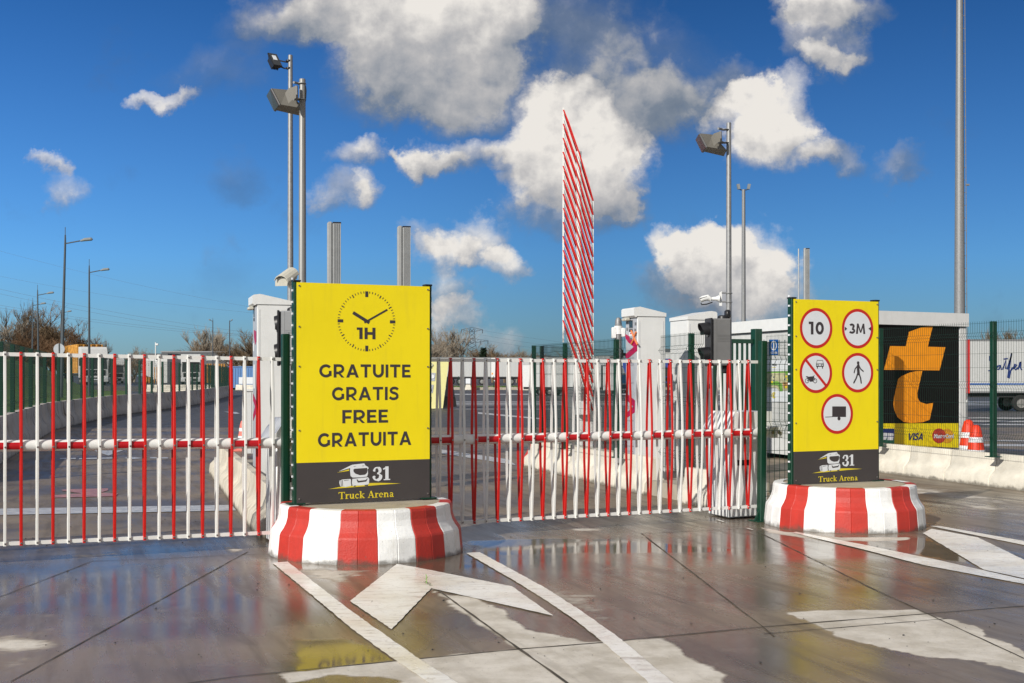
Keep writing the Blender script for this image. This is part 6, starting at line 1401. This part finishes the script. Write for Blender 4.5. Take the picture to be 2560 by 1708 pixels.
# traffic cones
def cone(x, y, h, label, m, rz=0, bands=True):
    rt = thing('traffic_cone', label, 'traffic cone', (x, y, 0), rz); k = h / .85
    c = MB(); c.lathe([(.20 * k, .04), (.17 * k, .25 * k), (.13 * k, .5 * k), (.10 * k, .72 * k), (.07 * k, .82 * k), (.03 * k, .85 * k), (0, .85 * k)], n=22); c.build('cone', m, rt, True)
    b = MB(); b.box(-.24 * k, .24 * k, -.24 * k, .24 * k, 0, .045, b=.01); b.build('foot', m, rt)
    if bands:
        for a, b_ in ((.30, .42), (.55, .64)):
            ra = .205 - .13 * a; rb = .205 - .155 * b_
            w_ = MB(); w_.lathe([((.205 - .135 * a) * k - .006, a * k), ((.205 - .14 * b_) * k - .0, b_ * k)], n=22); w_.v = [(v[0] * 1.02, v[1] * 1.02, v[2]) for v in w_.v]; w_.build('reflective_band', M_SIGNW, rt, True)
pc = PT(2421, 1100, 20.3); cone(pc.x, 20.3, .86, 'red and white traffic cone against the emblem cabin, left of the pair', M_CONE); pc = PT(2440, 1100, 19.6); cone(pc.x, 19.6, .80, 'red and white traffic cone nearest the fence post, right of the pair', M_CONE, .4)
pc = PT(609, 1100, 25.5); cone(pc.x, 25.5, .66, 'faded pinkish traffic cone left of the small utility cabinet', M_CONEF)
# ------------------------------------------------------------------ far buildings
def building(x0, x1, ytop, Y, D, label, wall, bands=(), z0=0, name='warehouse'):
    s = Y / F; X0, X1 = (x0 - 1280) * s, (x1 - 1280) * s; H = HC + (HZ - ytop) * s; rt = thing(name, label, 'building', (X0, Y, 0)); W = X1 - X0
    q = MB(); q.box(0, W, 0, D, 0, H - .25)
    q.build('wall', wall, rt)
    q = MB()
    for i in range(int(W / .9)): q.box(i * .9, i * .9 + .05, -.04, 0, 0, H - .3)
    q.build('cladding_ribs', wall, rt)
    q = MB(); q.box(-.15, W + .15, -.15, D + .1, H - .25, H); q.build('roof', M_BGREY if wall is not M_BGREY else M_GALV, rt)
    for a, b, c, d, m, nm in bands:
        q = MB(); q.box((a - x0) * s, (b - x0) * s, -.12 - random.uniform(0, .04), -.05, HC + (HZ - d) * s, HC + (HZ - c) * s); q.build(nm, m, rt)
    return rt
building(404, 640, 878, 215, 30, 'long low grey depot with a dark roof edge, left of the first kiosk', M_BGREY, [(426, 442, 888, 925, M_BBEIGE, 'door_panel'), (516, 560, 890, 901, M_SIGNW, 'banner'), (519, 527, 890, 900, M_GRASSP, 'banner_mark'), (568, 575, 893, 915, M_SIGNW, 'window'), (586, 640, 893, 915, M_BBEIGE, 'cladding_panel'), (575, 606, 877, 884, M_CHASSIS, 'roof_unit')])
building(357, 418, 884, 190, 20, 'white ribbed warehouse left of the grey depot', M_BWHITE, [(388, 392, 896, 908, M_BLACK, 'vent')])
building(1500, 1560, 889, 210, 20, 'pale grey hall beyond the dome-topped post', M_BGREY, [(1500, 1560, 905, 915, M_BWHITE, 'band')])
building(1640, 1720, 872, 205, 20, 'white hall with a dark band seen between the two right kiosks', M_BWHITE, [(1640, 1720, 874, 880, M_BGREY, 'dark_band')])
s = 140 / F; rt = thing('shipping_container', 'weathered blue container behind the first payment kiosk', 'container', ((570 - 1280) * s, 140, 0)); q = MB(); q.box(0, 4.2, 0, 2.4, .2, 2.65)
for i in range(14): q.box(.15 + i * .3, .27 + i * .3, -.05, 0, .3, 2.5)
q.build('body', M_BBLUE, rt); q = MB(); q.box(-.04, .08, -.07, 0, .15, 2.7); q.box(4.12, 4.24, -.07, 0, .15, 2.7); q.box(0, 4.2, -.07, 0, 2.6, 2.72); q.build('frame', M_BBLUE, rt)
q = MB(); [q.box(-.09 + x, .2 + x, -.1, 2.5, 0, .2) for x in (0, 4)]; q.build('foot', M_CHASSIS, rt)
def bar_at(px0, px1, Y, h, label, m=M_CONCW, group=None, board=False):
    s = Y / F; o = barrier_mesh((px1 - px0) * s, h, .3, .11, m).build('concrete_barrier', m, None, True); o.location = ((px0 - 1280) * s, Y, .01); tag(o, label, 'barrier', group)
bar_at(590, 645, 133, .62, 'cream concrete barrier lying before the blue container')
rt = thing('notice_board', 'white corrugated board standing behind the cream barrier at the blue container', 'notice board', ((597 - 1280) * 135 / F, 135, 0)); q = MB(); q.box(0, 1.9, 0, .06, .7, 1.45); q.build('board', M_SIGNW, rt); q = MB(); q.box(.1, .16, 0, .06, 0, .7); q.box(1.7, 1.76, 0, .06, 0, .7); q.build('leg', M_GALV, rt)
for i, (a, b) in enumerate(((368, 400), (401, 433), (434, 466), (467, 499), (500, 532))): bar_at(a, b, 118, .72, 'cream concrete barrier, ' + ORDW[i] + ' from the left in the row beyond the far green fence', group='cream barriers beyond the far green fence')
def stack(px, Y, n, w_, label, z0=0):
    s = Y / F; rt = thing('pallet_stack', label, 'pallets', ((px - 1280) * s, Y, z0), R(5)); q = MB()
    for i in range(n):
        z = i * .145; q.box(0, w_, 0, 1, z + .11, z + .14)
        for j in range(4): q.box(j * (w_ - .1) / 3, j * (w_ - .1) / 3 + .1, 0, 1, z, z + .11)
    q.build('pallets', M_WOOD, rt)
stack(517, 185, 24, 1.3, 'tall stack of wooden pallets in front of the depot, left one'); stack(540, 186, 24, 1.3, 'tall stack of wooden pallets in front of the depot, right one'); stack(385, 175, 20, 1.2, 'stack of wooden pallets against the white warehouse'); stack(359, 178, 10, 1.2, 'low stack of wooden pallets at the left corner of the white warehouse')
rt = thing('camera_mast', 'thin white camera mast in front of the white warehouse', 'mast', ((389 - 1280) * 150 / F, 150, 0)); q = MB(); q.tube([(0, 0, 0), (0, 0, HC + 84 / F * 150)], .07, 8); q.build('pole', M_WHITE2, rt); q = MB(); q.box(-.05, .35, -.1, .1, 5.4, 5.65, b=.05); q.build('camera', M_WHITE2, rt); q = MB(); q.box(0, .4, -.1, .1, 3.0, 3.6); q.build('control_box', M_WHITE2, rt)
# ------------------------------------------------------------------ bare trees
M_BARK = [mat('bark_warm', (.22, .155, .09, 1), .9, var=.4, vs=.8), mat('bark_grey', (.30, .25, .19, 1), .9, var=.4, vs=.8), mat('bark_rust', (.19, .11, .055, 1), .9, var=.4, vs=.8)]
M_NEEDLE = mat('conifer_needles', (.012, .035, .012, 1), .9, var=.5, vs=1)
def tree_meshes(seed, spread, upright, twigs, leafm=None):
    random.seed(seed); tr_ = MB(); cr = MB(); tw = [0]
    def grow(p, d, ln, r_, lv):
        pts = [p]; q = p.copy(); dd = d.copy(); n = 4 if lv < 2 else 3
        for i in range(n):
            dd = (dd + Vector((random.uniform(-1, 1), random.uniform(-1, 1), random.uniform(-.4, .9) * upright)) * .2).normalized(); q = q + dd * ln / n; pts.append(q.copy())
        (tr_ if lv < 2 else cr).tube(pts, [r_ * (1 - .5 * i / n) for i in range(n + 1)], 5 if lv < 2 else 3, cap=False)
        if lv >= 5: return
        k = (7, 5, 5, 4, twigs)[lv]
        for i in range(k):
            t = random.uniform(.3, 1.0) if lv else random.uniform(.25, 1.0); b = pts[0] + (pts[-1] - pts[0]) * t; b = pts[min(n, max(1, int(t * n + .5)))]
            a = random.uniform(0, 6.283); tl = random.uniform(.35, .85) * spread; side = Vector((math.cos(a), math.sin(a), 0))
            nd = (dd * math.cos(tl) + side * math.sin(tl) + Vector((0, 0, .25 * upright))).normalized()
            grow(b, nd, ln * random.uniform(.5, .78), r_ * .55, lv + 1)
    grow(Vector((0, 0, 0)), Vector((0, 0, 1)), .36, .020, 0)
    return tr_, cr
TV = {}
def bare_tree(px, ytop, Y, wpx, label, var=0, bark=0, z0=0, group='bare winter trees on the skyline'):
    key = (var, bark)
    s = Y / F; H = HC + (HZ - ytop) * s - z0; rt = thing('bare_tree', label, 'tree', ((px - 1280) * s, Y, z0), random.Random(px).uniform(0, 6), group)
    if key not in TV:
        a, b = tree_meshes(100 + var, (.95, 1.15, .6)[var], (1.0, .7, 1.5)[var], (4, 4, 3)[var])
        zm = max(v[2] for v in b.v); xm = sorted(abs(v[0]) for v in b.v)[int(len(b.v) * .97)]
        for q in (a, b): q.v = [(v[0] / xm / 2, v[1] / xm / 2, v[2] / zm) for v in q.v]
        A = a.build('trunk', M_BARK[bark], rt); B = b.build('crown', M_BARK[bark], rt); TV[key] = (A, B)
    else:
        for o in TV[key]: c = o.copy(); COL.objects.link(c); c.parent = rt
    rt.scale = (wpx * s * 1.15, wpx * s * 1.15, H * 1.1)
T = [(8, 770, 92, 110, 0, 1, 'bare grey-brown tree at the left frame edge'), (42, 765, 95, 90, 2, 1, 'bare tree with pale forked trunk, near the left frame edge'), (75, 792, 100, 100, 1, 0, 'bare brown tree between the two short street lights and the frame edge'),
     (112, 774, 104, 110, 0, 0, 'dense bare tree left of the tallest street light'), (140, 790, 108, 80, 1, 0, 'brown bare tree directly behind the tallest street light'), (178, 800, 104, 110, 1, 0, 'wide bare tree right of the tallest street light'),
     (212, 812, 100, 80, 0, 2, 'rusty brown tree behind the second street light'), (232, 850, 104, 40, 1, 2, 'low rusty shrub-like tree right of the second street light'), (25, 830, 85, 110, 1, 2, 'brushy brown tree low at the left frame edge'), (155, 836, 90, 90, 1, 2, 'brushy low tree behind the round road sign'),
     (88, 830, 88, 90, 0, 2, 'dark low tree under the short street lights'),
     (258, 852, 190, 18, 2, 1, 'tiny faint tree in the gap right of the left wood'), (335, 868, 220, 46, 1, 1, 'small distant tree above the white warehouse, right'), (318, 872, 220, 34, 0, 1, 'small distant tree above the white warehouse, left'), (330, 895, 200, 70, 1, 0, 'low brown distant copse tree left of the warehouse'),
     (502, 820, 230, 70, 2, 1, 'tall thin bare birch above the depot roof'), (528, 830, 235, 60, 2, 1, 'second thin bare birch above the depot roof'), (548, 836, 240, 50, 2, 1, 'thin bare birch right of the depot street light'), (520, 862, 230, 90, 1, 0, 'low bushy bare tree on the depot skyline'),
     (618, 838, 200, 80, 0, 0, 'bare tree touching the first kiosk'), (600, 856, 205, 70, 1, 0, 'low bare tree left of the first kiosk'), (640, 830, 205, 70, 0, 0, 'bare tree behind the first kiosk'),
     (1086, 828, 210, 60, 0, 1, 'bare tree at the right edge of the clock sign'), (1122, 822, 220, 74, 2, 1, 'tall pale bare tree left of the pylon'), (1148, 836, 215, 50, 0, 1, 'bare tree close to the left foot of the pylon'), (1105, 850, 205, 70, 1, 1, 'low bare tree behind the yellow totem'),
     (1205, 862, 240, 50, 1, 0, 'low bare tree right of the pylon'), (1232, 866, 240, 60, 1, 0, 'low brown tree right of the dark conifer'), (1262, 866, 240, 60, 0, 0, 'brown bare tree in the middle of the far wood'), (1292, 868, 240, 50, 1, 1, 'bare tree at the right of the far wood'), (1318, 880, 240, 60, 1, 0, 'low tree by the green fence posts'), (1350, 878, 240, 60, 1, 0, 'low tree seen through the mesh left of the raised barrier'), (1385, 880, 240, 60, 1, 0, 'low brown tree directly left of the raised barrier'), (1430, 872, 240, 40, 0, 1, 'thin tree behind the raised barrier'),
     (2485, 826, 180, 40, 2, 0, 'bare tree above the trailer roof, left of two'), (2525, 824, 185, 50, 2, 0, 'bare tree above the trailer roof, right of two')]
for px, yt, Y, wp, v, b, lb in T: bare_tree(px, yt, Y + (62 if Y < 120 else 0), wp, lb, v, b)
def conifer(px, ytop, Y, wpx, label):
    s = Y / F; H = HC + (HZ - ytop) * s; rt = thing('conifer', label, 'tree', ((px - 1280) * s, Y, 0)); random.seed(6)
    q = MB(); q.tube([(0, 0, 0), (0, 0, H * .9)], [.25, .06], 6); q.build('trunk', M_BARK[0], rt); q = MB(); W = wpx * s / 2
    for _ in range(1500):
        t = random.random(); z = H * (.35 + .65 * t); rr = W * (1.05 - .6 * t) * random.random() ** .5; a = random.uniform(0, 6.28); p = Vector((rr * math.cos(a) + W * .4 * t, rr * math.sin(a), z + random.uniform(-.2, .2)))
        d = Vector((random.uniform(-1, 1), random.uniform(-1, 1), random.uniform(-.3, .5))) * .35; e = Vector((random.uniform(-1, 1), random.uniform(-1, 1), .3)) * .25; q.add([p - d, p + e, p + d], [(0, 1, 2)])
    q.build('crown', M_NEEDLE, rt)
conifer(1204, 872, 200, 26, 'small dark green conifer between the pylon and the far wood')
# grit and gravel scattered on the wet slab, one weed in the joint
random.seed(21); mb = MB()
for _ in range(500):
    Y = random.uniform(6.6, 16) ; X = random.uniform(-.44, .44) * Y; s = random.choice((.002, .0025, .003, .0035, .006)); mb.hex8([(X + a * s * random.uniform(.6, 1.2), Y + b * s * random.uniform(.6, 1.2), .009 + z * s * random.uniform(.5, 1)) for z in (0, 1) for a, b in ((-1, -1), (1, -1), (1, 1), (-1, 1))])
tag(mb.build('grit', M_CHASSIS), kind='stuff')
wd_ = G(1066, 1462); rt = thing('weed', 'tiny green weed sprouting from the slab joint inside the white arrow', 'plant', (wd_.x, wd_.y, .01)); q = MB()
q.tube([(0, 0, 0), (.002, 0, .03), (0, 0, .06)], .0025, 5); q.build('stem', M_GRASSP, rt); q = MB()
for a in range(7):
    g = a * 2.4; z = .02 + a * .006; d = Vector((math.cos(g), math.sin(g), .5)); e = Vector((-math.sin(g), math.cos(g), 0)) * .004; p = Vector((0, 0, z)); q.add([p, p + d * .012 - e, p + d * .025, p + d * .012 + e], [(0, 1, 2, 3)])
q.build('leaf', M_GRASSP, rt)
mb = MB()
for _ in range(160):
    t = random.random(); p = G(1062 + 16 * t, 1458 + 11 * t); a = random.uniform(0, 6.28); r_ = random.uniform(0, .02); p = p + Vector((math.cos(a), math.sin(a), 0)) * r_; d = Vector((random.uniform(-1, 1), random.uniform(-1, 1), .6)) * .007; mb.add([tuple(p + Vector((0, 0, .01))), tuple(p + d + Vector((0, 0, .012))), tuple(p + Vector((.005, 0, .01)))], [(0, 1, 2)])
tag(mb.build('moss', mat('moss', (.07, .09, .02, 1), .9)), kind='stuff')
